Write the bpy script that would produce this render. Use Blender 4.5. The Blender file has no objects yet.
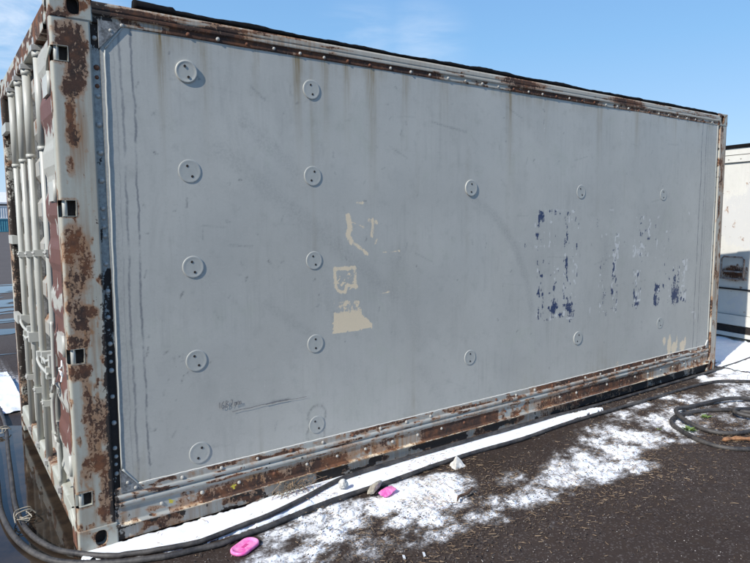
import bpy, bmesh, math, random
import numpy as np
from mathutils import Vector, Matrix
random.seed(7); rng = np.random.RandomState(11)
S = bpy.context.scene
C = S.collection
R = math.radians

# ------------------------------------------------------------------ camera
CX, CY, CZ = -0.47483, -3.09343, 1.58689
YAW, PIT, ROLL, FPX = 0.61904, 0.10177, -0.00622, 620.341
F = Vector((math.sin(YAW)*math.cos(PIT), math.cos(YAW)*math.cos(PIT), -math.sin(PIT)))
Rt = Vector((math.cos(YAW), -math.sin(YAW), 0)); Up = Rt.cross(F)
R2 = Rt*math.cos(ROLL) + Up*math.sin(ROLL); U2 = -Rt*math.sin(ROLL) + Up*math.cos(ROLL)
cam_d = bpy.data.cameras.new('camera'); cam = bpy.data.objects.new('camera', cam_d); C.objects.link(cam)
cam.matrix_world = Matrix(((R2.x, U2.x, -F.x, CX), (R2.y, U2.y, -F.y, CY), (R2.z, U2.z, -F.z, CZ), (0, 0, 0, 1)))
cam_d.sensor_width = 36; cam_d.lens = FPX/750*36; cam_d.clip_start = .05; cam_d.clip_end = 5000
S.camera = cam

# ------------------------------------------------------------------ light
LY, LZ = 0.27, 0.82
sd = Vector((-1, -LY, LZ)).normalized()                # towards the sun
sun_d = bpy.data.lights.new('sun', 'SUN'); sun_d.energy = 4.3; sun_d.angle = R(.53); sun_d.color = (1, .95, .87)
sun = bpy.data.objects.new('sun', sun_d); C.objects.link(sun)
sun.rotation_euler = sd.to_track_quat('Z', 'Y').to_euler(); sun.location = (-5, -2, 6)
W = bpy.data.worlds.new('World'); S.world = W; W.use_nodes = True
S.view_settings.view_transform = 'Standard'; S.view_settings.look = 'None'
S.view_settings.exposure = 0.42; S.view_settings.gamma = 1; S.view_settings.use_curve_mapping = False

# ------------------------------------------------------------------ node helper
class N:
    def __init__(s, nt): s.t = nt; nt.nodes.clear()
    def n(s, typ, ins=None, **kw):
        nd = s.t.nodes.new('ShaderNode'+typ)
        for k, v in kw.items(): setattr(nd, k, v)
        for k, v in (ins or {}).items(): s.set(nd.inputs[k], v)
        return nd
    def set(s, sock, v):
        if isinstance(v, bpy.types.NodeSocket): s.t.links.new(v, sock)
        elif isinstance(v, bpy.types.Node): s.t.links.new(v.outputs[0], sock)
        else:
            if isinstance(v, (tuple, list)) and len(v) == 3 and sock.type == 'RGBA': v = (*v, 1)
            sock.default_value = v
    def m(s, op, a, b=0., c=None, clamp=False):
        d = {0: a, 1: b}
        if c is not None: d[2] = c
        return s.n('Math', d, operation=op, use_clamp=clamp).outputs[0]
    def step(s, v, lo, hi):
        return s.n('MapRange', {0: v, 1: lo, 2: hi, 3: 0., 4: 1.}, interpolation_type='SMOOTHSTEP').outputs[0]
    def mix(s, f, a, b):
        nd = s.n('Mix', data_type='RGBA'); s.set(nd.inputs[0], f); s.set(nd.inputs[6], a); s.set(nd.inputs[7], b)
        return nd.outputs[2]
    def noise(s, co, scale, detail=6., rough=.6, dist=0.):
        return s.n('TexNoise', {'Vector': co, 'Scale': scale, 'Detail': detail, 'Roughness': rough, 'Distortion': dist}).outputs[0]
    def mapc(s, co, sc): return s.n('Mapping', {'Vector': co, 'Scale': sc}).outputs[0]

# sky: Nishita plus a few thin wisps
n = N(W.node_tree)
sky = n.n('TexSky', sky_type='NISHITA', sun_disc=False, sun_elevation=math.asin(sd.z),
          sun_rotation=math.atan2(sd.x, sd.y), altitude=0, air_density=1.0, dust_density=0.2, ozone_density=2.2)
co = n.n('TexCoord').outputs['Generated']
wisp = n.noise(n.mapc(co, (1.6, 1.6, 7)), 2.1, 7, .62, .5)
patch = n.noise(n.mapc(co, (1, 1, 2.2)), 1.9, 2, .5)
CL = [(0.124, 0.962, 0.245), (0.543, 0.797, 0.264), (0.621, 0.739, 0.261)]
def blob(d, wd):
    dd = n.n('VectorMath', {0: co, 1: d}, operation='DISTANCE').outputs['Value']
    return n.m('SUBTRACT', 1., n.step(dd, wd*.2, wd))
bl = n.m('MAXIMUM', n.m('MAXIMUM', blob(CL[0], .16), n.m('MULTIPLY', n.m('MAXIMUM', blob(CL[1], .085), blob(CL[2], .085)), .32)), n.m('MULTIPLY', n.step(patch, .66, .84), .5))
cf = n.m('MULTIPLY', n.step(wisp, .42, .78), bl)
tint = n.n('Mix', data_type='RGBA', blend_type='MULTIPLY'); n.set(tint.inputs[0], 1.); n.set(tint.inputs[6], sky.outputs[0]); n.set(tint.inputs[7], (.90, .93, 1.10, 1))
zz = n.n('SeparateXYZ', {0: co}).outputs[2]
rp = n.n('ValToRGB', {0: zz}); el = rp.color_ramp.elements
for i, (p_, c_) in enumerate(((0.0, (3.3, 4.35, 5.7)), (.10, (2.45, 3.95, 5.6)), (.25, (1.62, 3.40, 5.5)), (.42, (1.18, 2.65, 5.1)), (1.0, (.55, 1.5, 3.8)))):
    e_ = el[i] if i < 2 else el.new(p_)
    e_.position = p_; e_.color = (*c_, 1)
base = n.mix(.78, tint.outputs[2], rp.outputs[0])
cl = n.mix(n.m('MULTIPLY', cf, .75), base, (6.6, 6.9, 7.4))
bg = n.n('Background', {'Color': cl, 'Strength': .12})
n.n('OutputWorld', {'Surface': bg})

# ------------------------------------------------------------------ numpy noise
def _h(ix, iy, s):
    v = (ix*374761393 + iy*668265263 + s*1442695041) & 0xffffffff
    v = ((v ^ (v >> 13))*1274126177) & 0xffffffff
    return ((v ^ (v >> 16)) & 0xffff)/65535.
def vn(x, y, s=0):
    x = np.asarray(x, float); y = np.asarray(y, float)
    ix = np.floor(x).astype(np.int64); iy = np.floor(y).astype(np.int64); fx = x-ix; fy = y-iy
    fx = fx*fx*(3-2*fx); fy = fy*fy*(3-2*fy)
    a = _h(ix, iy, s); b = _h(ix+1, iy, s); c = _h(ix, iy+1, s); d = _h(ix+1, iy+1, s)
    return (a*(1-fx)+b*fx)*(1-fy) + (c*(1-fx)+d*fx)*fy
def fbm(x, y, s=0, o=4):
    r = 0; a = .5; t = 0
    for i in range(o):
        r = r + a*vn(x*2**i, y*2**i, s+i); t += a; a *= .55
    return r/t
def sst(v, a, b):
    t = np.clip((v-a)/(b-a), 0, 1); return t*t*(3-2*t)
def segd(x, y, x0, y0, x1, y1):
    dx, dy = x1-x0, y1-y0; L = dx*dx+dy*dy+1e-9
    t = np.clip(((x-x0)*dx+(y-y0)*dy)/L, 0, 1)
    return np.hypot(x-x0-t*dx, y-y0-t*dy)
def ell(x, y, cx, cy, rx, ry): return 1 - np.hypot((x-cx)/rx, (y-cy)/ry)*.5   # 1 centre, .5 rim

# ------------------------------------------------------------------ materials
def newmat(name):
    m = bpy.data.materials.new(name); m.use_nodes = True; return m, N(m.node_tree)
def finish(n, col, rough, bump=None, bs=.3, metal=0., bd=.002, **kw):
    ins = {'Base Color': col, 'Roughness': rough, 'Metallic': metal}
    ins.update(kw)
    if bump is not None: ins['Normal'] = n.n('Bump', {'Height': bump, 'Strength': bs, 'Distance': bd}).outputs[0]
    b = n.n('BsdfPrincipled', ins); n.n('OutputMaterial', {'Surface': b})

def painted(name, base, rough=.5, grime=.5, specks=.0, vertical=.5, panel=False, tintc=(.18, .15, .09), whitec=(.58, .57, .54)):
    RUN = (.22, .155, .06) if panel else (.24, .125, .05)
    """weathered paint: attribute masks wearA (rust, black, cream, stain) and wearShadeB (blue, white, scuff and painted shade, yellow)"""
    m, n = newmat(name)
    co = n.n('TexCoord').outputs['Object']
    A = n.n('Attribute', attribute_name='wearA'); B = n.n('Attribute', attribute_name='wearShadeB')
    sa = n.n('SeparateColor', {0: A.outputs['Color']}); sb = n.n('SeparateColor', {0: B.outputs['Color']})
    big = n.noise(co, 1.3, 5, .6, .2); mid = n.noise(co, 14, 6, .65); fine = n.noise(co, 75, 5, .7); vfine = n.noise(co, 260, 3, .7)
    streak = n.noise(n.mapc(co, (1, 1, .045)), 42, 5, .65)
    streak2 = n.noise(n.mapc(co, (1, 1, .02)), 9, 4, .6)
    col = n.mix(n.step(big, .3, .7), tuple(c*.93 for c in base), tuple(min(1, c*1.06) for c in base))
    dirt = n.m('MULTIPLY', n.m('ADD', n.m('MULTIPLY', n.m('MULTIPLY', n.step(streak, .45, .8), n.step(n.noise(co, 2.4, 4, .6), .4, .65)), vertical), n.m('MULTIPLY', n.step(mid, .5, .8), .5)), grime)
    col = n.mix(n.m('MULTIPLY', dirt, .55, clamp=True), col, tuple(c*.62 for c in base))
    s2 = n.m('MULTIPLY', n.step(streak2, .56, .74), n.step(n.noise(co, 1.9, 4, .6), .48, .66))
    col = n.mix(n.m('MULTIPLY', s2, .16*grime), col, tintc)
    smear = n.noise(n.n('Mapping', {'Vector': co, 'Rotation': (0, .7, 0), 'Scale': (1, 1, .3)}).outputs[0], 5, 6, .7, .8)
    col = n.mix(n.m('MULTIPLY', n.step(smear, .52, .75), .30*grime), col, tuple(c*.74 for c in base))
    col = n.mix(n.m('MULTIPLY', n.step(n.noise(co, 2.7, 6, .7, 1.), .54, .72), .22), col, (base[0]*.86, base[1]*.93, base[2]*.82))
    col = n.mix(n.m('MULTIPLY', n.step(vfine, .62, .75), .22*grime), col, tuple(c*.45 for c in base))
    col = n.mix(n.m('MULTIPLY', n.step(fine, .54, .72), .26*grime), col, tuple(c*.72 for c in base))
    col = n.mix(n.m('MULTIPLY', n.step(n.noise(n.mapc(co, (.5, 1, 1)), 120, 3, .6), .56, .7), .14), col, tuple(min(1, c*1.3) for c in base))
    # small chips showing dark metal
    chip = n.m('MULTIPLY', n.step(n.noise(co, 46, 4, .75), .735-.04*specks, .76-.04*specks), n.step(n.noise(co, 3.1, 3, .5), .5, .62))
    col = n.mix(n.m('MULTIPLY', chip, .8), col, (.06, .05, .05))
    # brown run-off
    stA = n.m('SUBTRACT', 1., A.outputs['Alpha']); st = n.m('MULTIPLY', stA, n.m('ADD', .25, n.step(streak, .35, .65)))
    col = n.mix(n.m('MULTIPLY', st, .8, clamp=True), col, RUN)
    # scuffs, and the shadows painted along the post band and edge bead
    sc = n.m('MULTIPLY', sb.outputs[2], n.m('ADD', .35, n.step(fine, .4, .6)))
    col = n.mix(n.m('MULTIPLY', sc, .6, clamp=True), col, (.075, .08, .085))
    vst = n.noise(n.mapc(co, (1, 1, .35)), 55, 5, .7)
    nz = n.m('MULTIPLY', n.m('SUBTRACT', n.m('ADD', n.m('ADD', n.m('MULTIPLY', fine, .35), n.m('MULTIPLY', vst, .35)), n.m('MULTIPLY', mid, .3)), .5), 1.9)
    if panel:
        x = n.n('SeparateXYZ', {0: co})
        wob = n.m('MULTIPLY', n.m('SUBTRACT', n.noise(n.mapc(co, (1, 0, 1)), 2.2, 6, .72), .5), .06)
        brk = n.m('ADD', n.m('MULTIPLY', n.noise(co, 5, 3, .6), .6), n.m('MULTIPLY', n.noise(co, 34, 4, .7), .4))
        xx = n.m('ADD', x.outputs[0], wob)
        line = 0.
        for x0, w, a in ((.288, .0060, .5), (.340, .0055, .6), (.262, .003, .22), (5.60, .007, .65), (5.68, .007, .6), (5.72, .004, .4)):
            l = n.m('MULTIPLY', n.m('SUBTRACT', 1., n.step(n.m('ABSOLUTE', n.m('SUBTRACT', xx, x0)), w*.1, w*1.6)), a)
            line = n.m('MAXIMUM', line, l)
        line = n.m('MULTIPLY', line, n.step(brk, .34, .54))
        col = n.mix(line, col, (.055, .065, .09))
    def layer(mask, color, gain=1., soft=.06):
        nonlocal col
        k = n.m('ADD', mask, n.m('MULTIPLY', nz, n.m('MULTIPLY', n.step(mask, 0., .25), gain)))
        f = n.step(k, .5-soft, .5+soft); col = n.mix(f, col, color); return f
    fy = layer(n.m('MULTIPLY', sb.outputs[0], .72), (.024, .042, .105), 2.6, .12)
    layer(n.m('MULTIPLY', sb.outputs[1], .85), whitec, 2.0, .14)
    # cream remnants
    layer(sa.outputs[2], n.mix(fine, (.80, .65, .45), (.66, .55, .39)), 1.6, .10)
    # rust: orange halo, then brown scale
    halo = n.step(n.m('ADD', sa.outputs[0], n.m('MULTIPLY', nz, .5)), .16, .55)
    col = n.mix(n.m('MULTIPLY', halo, .72), col, (.29, .135, .05))
    rc = n.mix(n.step(n.noise(co, 6, 4, .6), .4, .6), n.mix(n.step(mid, .35, .65), (.030, .018, .014), (.062, .031, .021)), n.mix(n.step(mid, .35, .65), (.062, .029, .018), (.17, .068, .030)))
    rc = n.mix(n.m('MULTIPLY', n.step(fine, .54, .74), .5), rc, (.24, .115, .055))
    fr = layer(n.m('MULTIPLY', sa.outputs[0], .84), rc, 2.1, .05)
    fb = layer(n.m('MULTIPLY', sa.outputs[1], .88), n.mix(fine, (.010, .009, .009), (.05, .036, .028)), 1.6, .05)
    layer(n.m('SUBTRACT', 1., B.outputs['Alpha']), (.50, .42, .05), 1.6, .10)
    rr = n.m('MAXIMUM', fr, fb)
    rough_s = n.m('ADD', n.m('MULTIPLY', rr, .9-rough), n.m('ADD', rough-.06, n.m('MULTIPLY', mid, .14)), clamp=True)
    h = n.m('ADD', n.m('MULTIPLY', rr, n.m('SUBTRACT', n.m('MULTIPLY', fine, 1.2), .9)), n.m('ADD', n.m('MULTIPLY', mid, .25), n.m('MULTIPLY', vfine, .12)))
    if panel: h = n.m('ADD', h, n.m('MULTIPLY', n.noise(co, 2.2, 2, .5), 1.6))
    finish(n, col, rough_s, h, .35, bd=.003)
    return m

M = {}
M['panel'] = painted('panel_paint', (.438, .430, .390), .42, 1.25, .5, .5, panel=True)
M['trim'] = painted('trim_paint', (.42, .425, .39), .45, .8, .5, .3)
M['rail'] = painted('lower_rail_paint', (.355, .355, .325), .5, 1.3, 1., .7, tintc=(.13, .09, .05))
M['cream'] = painted('cream_paint', (.385, .388, .335), .5, 1.2, 1.2, .7)
M['door'] = painted('door_paint', (.33, .315, .28), .5, .8, .5, .4)
M['rod'] = painted('rod_paint', (.43, .43, .39), .42, .8, .6, .2)
M['strip_cream'] = painted('rail_paint', (.44, .42, .36), .5, .9, .6, .2)
M['grey'] = painted('neighbour_paint', (.64, .62, .56), .5, .8, .4, .4)

def simple(name, a, b, scale=30, rough=.7, bs=.4, bd=.002, **kw):
    m, n = newmat(name); co = n.n('TexCoord').outputs['Object']
    f = n.noise(co, scale, 6, .65); g = n.noise(co, scale*5, 3, .6)
    col = n.mix(n.step(n.m('ADD', n.m('MULTIPLY', f, .7), n.m('MULTIPLY', g, .3)), .35, .65), a, b)
    finish(n, col, rough, n.m('ADD', f, n.m('MULTIPLY', g, .4)), bs, bd=bd, **kw); return m
M['rivet'] = simple('rivet_paint', (.30, .28, .245), (.50, .485, .44), 90, .5)
M['rust'] = simple('rusted_steel', (.07, .03, .02), (.2, .085, .045), 25, .88, .6)
M['primer'] = simple('red_primer', (.20, .062, .040), (.26, .085, .055), 18, .7)
M['hose'] = simple('hose_rubber', (.016, .015, .017), (.075, .068, .062), 11, .62, .25)
M['blackrubber'] = simple('black_rubber', (.004, .004, .004), (.010, .009, .009), 14, .9, .5, **{'Specular IOR Level': .12})
M['darkhole'] = simple('dark_interior', (.012, .010, .009), (.03, .022, .018), 40, .9)
M['pink'] = simple('pink_plastic', (.80, .10, .40), (.92, .32, .58), 22, .38, .2, **{'Subsurface Weight': .1})
M['pinkdark'] = simple('pink_mark', (.4, .04, .18), (.5, .06, .22), 22, .5)
M['paper'] = simple('grey_paper', (.38, .37, .34), (.66, .65, .61), 12, .8, .5)
M['ragm'] = simple('taupe_rag', (.24, .21, .165), (.42, .385, .31), 14, .9, .5)
M['straw'] = simple('straw', (.10, .062, .036), (.30, .215, .135), 3, .8)
M['chips'] = simple('stone_chips', (.10, .085, .078), (.42, .38, .35), 2.3, .85)
M['darkbits'] = simple('dark_bits', (.015, .011, .01), (.06, .04, .03), 3, .85)
M['twig'] = simple('twig_bark', (.05, .03, .02), (.12, .07, .045), 30, .85)
M['leaf'] = simple('weed_leaf', (.075, .13, .03), (.16, .23, .06), 20, .55)
M['orange'] = simple('orange_brown_wood', (.17, .075, .035), (.33, .17, .08), 30, .75)
M['rustgrey'] = simple('rusty_grey_steel', (.12, .055, .035), (.36, .34, .31), 16, .8, .5)
M['grimy'] = simple('grimy_paint', (.07, .068, .065), (.30, .31, .31), 22, .6, .4)
M['metal'] = simple('bare_zinc', (.4, .4, .38), (.55, .54, .5), 60, .4, metal=0) if False else simple('bare_zinc', (.34, .33, .31), (.5, .49, .46), 60, .4)
M['sealm'] = simple('white_seal', (.7, .7, .68), (.8, .8, .78), 30, .5)
M['ink'] = simple('pencil_ink', (.11, .11, .115), (.22, .22, .23), 90, .7)
M['blue'] = simple('blue_paint', (.03, .09, .28), (.05, .13, .36), 3, .6)
M['redc'] = simple('red_paint', (.30, .05, .035), (.4, .09, .06), 3, .6)
M['whitec'] = simple('white_paint', (.6, .6, .6), (.72, .72, .72), 2, .6)
M['teal'] = simple('teal_paint', (.05, .2, .26), (.08, .28, .34), 3, .6)
M['glue'] = simple('white_caulk', (.60, .58, .52), (.72, .70, .64), 30, .5)

# snow
m, n = newmat('snow'); co = n.n('TexCoord').outputs['Object']
f = n.noise(co, 16, 6, .65); g = n.noise(co, 160, 4, .7)
A = n.n('Attribute', attribute_name='wearA'); sa = n.n('SeparateColor', {0: A.outputs['Color']})
dirt = n.step(n.m('ADD', sa.outputs[0], n.m('MULTIPLY', n.m('SUBTRACT', n.noise(co, 60, 5, .7), .5), 1.2)), .45, .75)
col = n.mix(n.step(f, .3, .7), (.80, .82, .85), (.90, .91, .93)); col = n.mix(n.m('MULTIPLY', dirt, .75), col, (.30, .25, .20))
finish(n, col, .6, n.m('ADD', f, n.m('MULTIPLY', g, .3)), .35, bd=.006, **{'Subsurface Weight': .15})
M['snow'] = m

# ground
m, n = newmat('ground_asphalt'); co = n.n('TexCoord').outputs['Object']
A = n.n('Attribute', attribute_name='wearA'); sa = n.n('SeparateColor', {0: A.outputs['Color']})
big = n.noise(co, .8, 5, .6); mid = n.noise(co, 9, 6, .65); fine = n.noise(co, 70, 5, .7); vf = n.noise(co, 190, 3, .7)
vor = n.n('TexVoronoi', {'Vector': co, 'Scale': 120.}, feature='F1'); agg = vor.outputs['Color']
ag = n.n('SeparateColor', {0: agg}).outputs[0]
col = n.mix(n.step(big, .3, .7), (.031, .0205, .0165), (.045, .0325, .0275))
col = n.mix(n.m('MULTIPLY', n.step(mid, .4, .7), .5), col, (.050, .034, .024))
col = n.mix(n.m('MULTIPLY', n.step(ag, .8, .95), .35), col, (.17, .15, .14))
col = n.mix(n.m('MULTIPLY', n.step(vf, .62, .75), .5), col, (.20, .165, .14))
col = n.mix(n.m('MULTIPLY', n.step(fine, .56, .72), .45), col, (.02, .015, .013))
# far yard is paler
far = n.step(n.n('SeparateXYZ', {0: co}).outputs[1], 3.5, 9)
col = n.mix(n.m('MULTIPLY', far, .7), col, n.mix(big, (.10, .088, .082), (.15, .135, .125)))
# soaked soil near the container
wet = sa.outputs[1]
col = n.mix(n.m('MULTIPLY', wet, .55), col, (.03, .02, .014))
# thin frost and slush
nz = n.m('MULTIPLY', n.m('SUBTRACT', n.m('ADD', n.m('MULTIPLY', fine, .55), n.m('MULTIPLY', n.noise(n.mapc(co, (1, 2.4, 1)), 16, 8, .75, 1.2), .6)), .5), 2.2)
sm = n.m('ADD', sa.outputs[0], n.m('MULTIPLY', nz, n.step(sa.outputs[0], .02, .3)))
sf = n.step(sm, .16, 1.02)
col = n.mix(n.m('MULTIPLY', sf, .93), col, n.mix(n.step(sm, .4, 1.05), (.30, .28, .265), (.80, .81, .83)))
h = n.m('ADD', n.m('ADD', n.m('MULTIPLY', fine, .5), n.m('MULTIPLY', ag, .35)), n.m('ADD', n.m('MULTIPLY', mid, .8), n.m('MULTIPLY', sf, .6)))
ro = n.m('SUBTRACT', .86, n.m('MULTIPLY', wet, .35))
finish(n, col, ro, h, .7, bd=.008, **{'Specular IOR Level': .22})
M['ground'] = m

# puddle
m, n = newmat('puddle_water'); co = n.n('TexCoord').outputs['Object']
f = n.noise(co, 7, 3, .5)
col = n.mix(n.step(n.noise(co, 5, 5, .65), .35, .65), (.020, .015, .012), (.045, .032, .022))
finish(n, col, .045, f, .06, bd=.01, **{'IOR': 1.36, 'Specular IOR Level': .62})
M['puddle'] = m

# ------------------------------------------------------------------ object helpers
def link(o, parent=None):
    C.objects.link(o)
    if parent: o.parent = parent
    return o
def tag(o, label=None, cat=None, group=None, kind=None):
    for k, v in (('label', label), ('category', cat), ('group', group), ('kind', kind)):
        if v: o[k] = v
    return o
def empty(name, loc=(0, 0, 0), rz=0, label=None, cat=None, group=None):
    o = bpy.data.objects.new(name, None); o.empty_display_size = .1; C.objects.link(o)
    o.location = loc; o.rotation_euler = (0, 0, rz); return tag(o, label, cat, group)
def mesh_obj(name, me, mat, parent=None, smooth=False):
    if mat: me.materials.append(mat)
    if smooth: me.polygons.foreach_set('use_smooth', [True]*len(me.polygons))
    return link(bpy.data.objects.new(name, me), parent)
def setattr4(me, name, arr):
    arr = np.array(arr, dtype=np.float32); arr[..., 3] = 1-arr[..., 3]      # alpha is stored inverted: a mesh without the attribute reads 1
    a = me.attributes.new(name, 'FLOAT_COLOR', 'POINT'); a.data.foreach_set('color', np.ascontiguousarray(arr, dtype=np.float32).ravel())
def grid(name, P, mat, parent=None, wA=None, wB=None, keep=None, smooth=True, flip=False):
    nu, nv = P.shape[:2]
    i = np.arange(nu*nv).reshape(nu, nv)
    q = np.stack([i[:-1, :-1], i[1:, :-1], i[1:, 1:], i[:-1, 1:]], -1)
    if keep is not None: q = q[keep]
    q = q.reshape(-1, 4)
    if flip: q = q[:, ::-1]
    me = bpy.data.meshes.new(name)
    me.vertices.add(nu*nv); me.vertices.foreach_set('co', P.reshape(-1).astype(np.float32))
    nf = len(q); me.loops.add(nf*4); me.loops.foreach_set('vertex_index', q.ravel().astype(np.int32))
    me.polygons.add(nf); me.polygons.foreach_set('loop_start', np.arange(0, nf*4, 4, dtype=np.int32))
    me.update(calc_edges=True); me.validate()
    if wA is not None: setattr4(me, 'wearA', wA)
    if wB is not None: setattr4(me, 'wearShadeB', wB)
    o = mesh_obj(name, me, mat, parent)
    me.polygons.foreach_set('use_smooth', [smooth]*len(me.polygons))
    return o
def resample(prof, step):
    out = [prof[0]]
    for a, b in zip(prof[:-1], prof[1:]):
        k = max(1, int(math.ceil(math.dist(a, b)/step)))
        for j in range(1, k+1): out.append(tuple(a[i]+(b[i]-a[i])*j/k for i in range(len(a))))
    return np.array(out)
def bmobj(name, bm, mat, parent=None, smooth=False, bevel=0):
    if bevel:
        bmesh.ops.bevel(bm, geom=[e for e in bm.edges if len(e.link_faces) == 2 and e.calc_face_angle(0) > .6], offset=bevel, segments=2, profile=.5, affect='EDGES', clamp_overlap=True)
    bmesh.ops.recalc_face_normals(bm, faces=bm.faces)
    me = bpy.data.meshes.new(name); bm.to_mesh(me); bm.free()
    return mesh_obj(name, me, mat, parent, smooth)
def box(bm, x0, x1, y0, y1, z0, z1):
    vs = [bm.verts.new(p) for p in ((x0, y0, z0), (x1, y0, z0), (x1, y1, z0), (x0, y1, z0), (x0, y0, z1), (x1, y0, z1), (x1, y1, z1), (x0, y1, z1))]
    for f in ((0, 3, 2, 1), (4, 5, 6, 7), (0, 1, 5, 4), (1, 2, 6, 5), (2, 3, 7, 6), (3, 0, 4, 7)): bm.faces.new([vs[i] for i in f])
def tube(bm, pts, r, seg=10, cap=True, rfun=None):
    pts = [Vector(p) for p in pts]; rings = []
    for i, p in enumerate(pts):
        t = (pts[min(i+1, len(pts)-1)]-pts[max(i-1, 0)]).normalized()
        a = Vector((0, 0, 1)) if abs(t.z) < .9 else Vector((0, 1, 0))
        u = t.cross(a).normalized(); v = u.cross(t)
        rr = rfun(i) if rfun else r
        rings.append([bm.verts.new(p + (u*math.cos(k/seg*2*math.pi)+v*math.sin(k/seg*2*math.pi))*rr) for k in range(seg)])
    for a, b in zip(rings[:-1], rings[1:]):
        for k in range(seg): bm.faces.new((a[k], a[(k+1) % seg], b[(k+1) % seg], b[k]))
    if cap: bm.faces.new(rings[0][::-1]); bm.faces.new(rings[-1])
def spline(pts, n=8):
    P = [Vector(p) for p in pts]; out = []
    for i in range(len(P)-1):
        a, b, c, d = P[max(i-1, 0)], P[i], P[i+1], P[min(i+2, len(P)-1)]
        for k in range(n):
            t = k/n; out.append(.5*((2*b)+(c-a)*t+(2*a-5*b+4*c-d)*t*t+(3*b-a-3*c+d)*t**3))
    out.append(P[-1]); return out
def prism(bm, poly, y0, y1):      # polygon in x,z extruded along y
    a = [bm.verts.new((x, y0, z)) for x, z in poly]; b = [bm.verts.new((x, y1, z)) for x, z in poly]
    bm.faces.new(a); bm.faces.new(b[::-1])
    for i in range(len(poly)):
        j = (i+1) % len(poly); bm.faces.new((a[j], a[i], b[i], b[j]))

# ================================================================== GROUND
def axis(lo, hi, dlo, dhi, fine):
    v = list(np.arange(dlo, dhi+1e-6, fine)); s = fine; a = [dlo]; 
    while a[-1] > lo: s *= 1.35; a.append(max(lo, a[-1]-s))
    b = [dhi]; s = fine
    while b[-1] < hi: s *= 1.35; b.append(min(hi, b[-1]+s))
    return np.array(a[::-1][:-1] + v + b[1:])
SA = [(0.05, -0.035, 0.045), (0.394, -0.102, 0.11), (0.76, -0.114, 0.12), (1.161, -0.07, 0.12), (1.483, -0.073, 0.12), (2.029, -0.073, 0.11), (2.604, -0.066, 0.10), (3.252, -0.075, 0.085), (3.6, -.085, .06), (3.95, -0.10, 0.022)]
SB = [(0.875, -0.405, 0.08, 0.5), (1.07, -0.368, 0.09, 0.75), (1.217, -0.381, 0.07, 0.9), (1.459, -0.413, 0.09, 0.95), (1.632, -0.464, 0.12, 1), (1.834, -0.533, 0.1, 1), (1.422, -0.599, 0.06, 0.8), (1.571, -0.709, 0.06, 0.6), (2.001, -0.523, 0.05, 0.7), (0.864, -0.583, 0.1, 0.5), (0.724, -0.546, 0.08, 0.5), (1.118, -0.631, 0.08, 0.4), (1.51, -0.857, 0.05, 0.5), (1.823, -0.825, 0.06, 0.5), (2.042, -0.764, 0.07, 0.65), (2.227, -0.821, 0.09, 0.75), (2.534, -0.828, 0.11, 0.8), (2.858, -0.845, 0.12, 0.85), (3.108, -0.929, 0.09, 0.65), (3.262, -0.722, 0.12, 0.85), (3.604, -0.66, 0.14, 0.85), (3.32, -0.525, 0.1, 0.5), (4.047, -0.515, 0.14, 0.7), (3.98, -0.752, 0.1, 0.6), (4.314, -0.225, 0.08, 0.7), (4.706, -0.223, 0.08, 0.6), (4.861, -0.452, 0.15, 0.5), (5.041, -0.659, 0.15, 0.5), (5.679, -0.229, 0.12, 0.85), (5.571, -0.505, 0.12, 0.7), (5.639, -0.056, 0.07, 0.8), (6.43, -0.076, 0.15, 1), (6.083, -0.086, 0.1, 1), (6.896, -0.076, 0.2, 1), (7.313, 0.264, 0.3, 1), (6.894, 0.24, 0.25, 1), (5.217, 0.117, 0.05, 0.7), (4.21, -0.783, 0.08, 0.5), (4.315, -0.918, 0.1, 0.4), (2.246, -0.914, 0.05, 0.4), (3.833, -0.904, 0.06, 0.4), (1.869, -0.926, 0.04, 0.3), (2.037, -1.116, 0.03, 0.25),
      (1.30, -.31, .09, .85), (1.72, -.36, .11, 1), (1.95, -.40, .09, .95), (1.85, -.45, .12, 1), (1.2, -.45, .08, .6), (1.05, -.5, .1, .6), (2.9, -.66, .12, .7), (2.7, -.72, .1, .7), (3.5, -.45, .12, .55), (3.9, -.35, .12, .6), (4.4, -.5, .15, .6), (2.35, -.6, .07, .5), (1.35, -.78, .08, .45), (1.0, -.75, .1, .45), (5.3, -.55, .15, .5), (4.6, -1.0, .2, .4), (1.6, -.85, .06, .35), (6.0, -.3, .2, .9), (6.4, -.4, .2, .7), (6.8, -.35, .25, .8),
      (7.2, .9, .5, 1), (-.25, 3.55, .5, 1), (-1.0, 3.7, .7, 1), (-1.9, 3.3, .6, .9), (.05, 3.2, .3, .9), (6.9, -.9, .5, .5), (7.0, -1.9, .6, .4)]
def snow_mask(x, y):
    wx = x + (fbm(x*5, y*5, 3)-.5)*.10; wy = y + (fbm(x*5, y*5, 9)-.5)*.10
    m1 = np.zeros_like(x)
    for (a, b, r), (c, d, r2) in zip(SA[:-1], SA[1:]):
        wd = segd(x + (fbm(x*9, y*9, 5)-.5)*.03, y + (fbm(x*9, y*9, 6)-.5)*.03 + (fbm(x*30, y*30, 7)-.5)*.045, a, b, c, d)
        t = np.clip((x-a)/(c-a), 0, 1); rr = r+(r2-r)*t
        m1 = np.maximum(m1, sst(1-wd/(rr*1.25), .0, .35))
    f = np.zeros_like(x)
    for a, b, r, s in SB:
        d = np.hypot((wx-a)/1.35, wy-b)/(r*1.75)
        f = np.maximum(f, s*sst(1.2-d, 0, .95))
    ux = x*.94+y*.35; uy = y*.94-x*.35
    m2 = f*1.12 + ((fbm(ux*6, uy*9, 21)-.5)*1.25 + (fbm(ux*22, uy*34, 22)-.5)*1.15 + (fbm(ux*70, uy*90, 24)-.5)*.35)*np.minimum(1, f*3)*np.clip(1.6-f, .35, 1.0)
    return m1, np.clip(m2, 0, 1)

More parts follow.
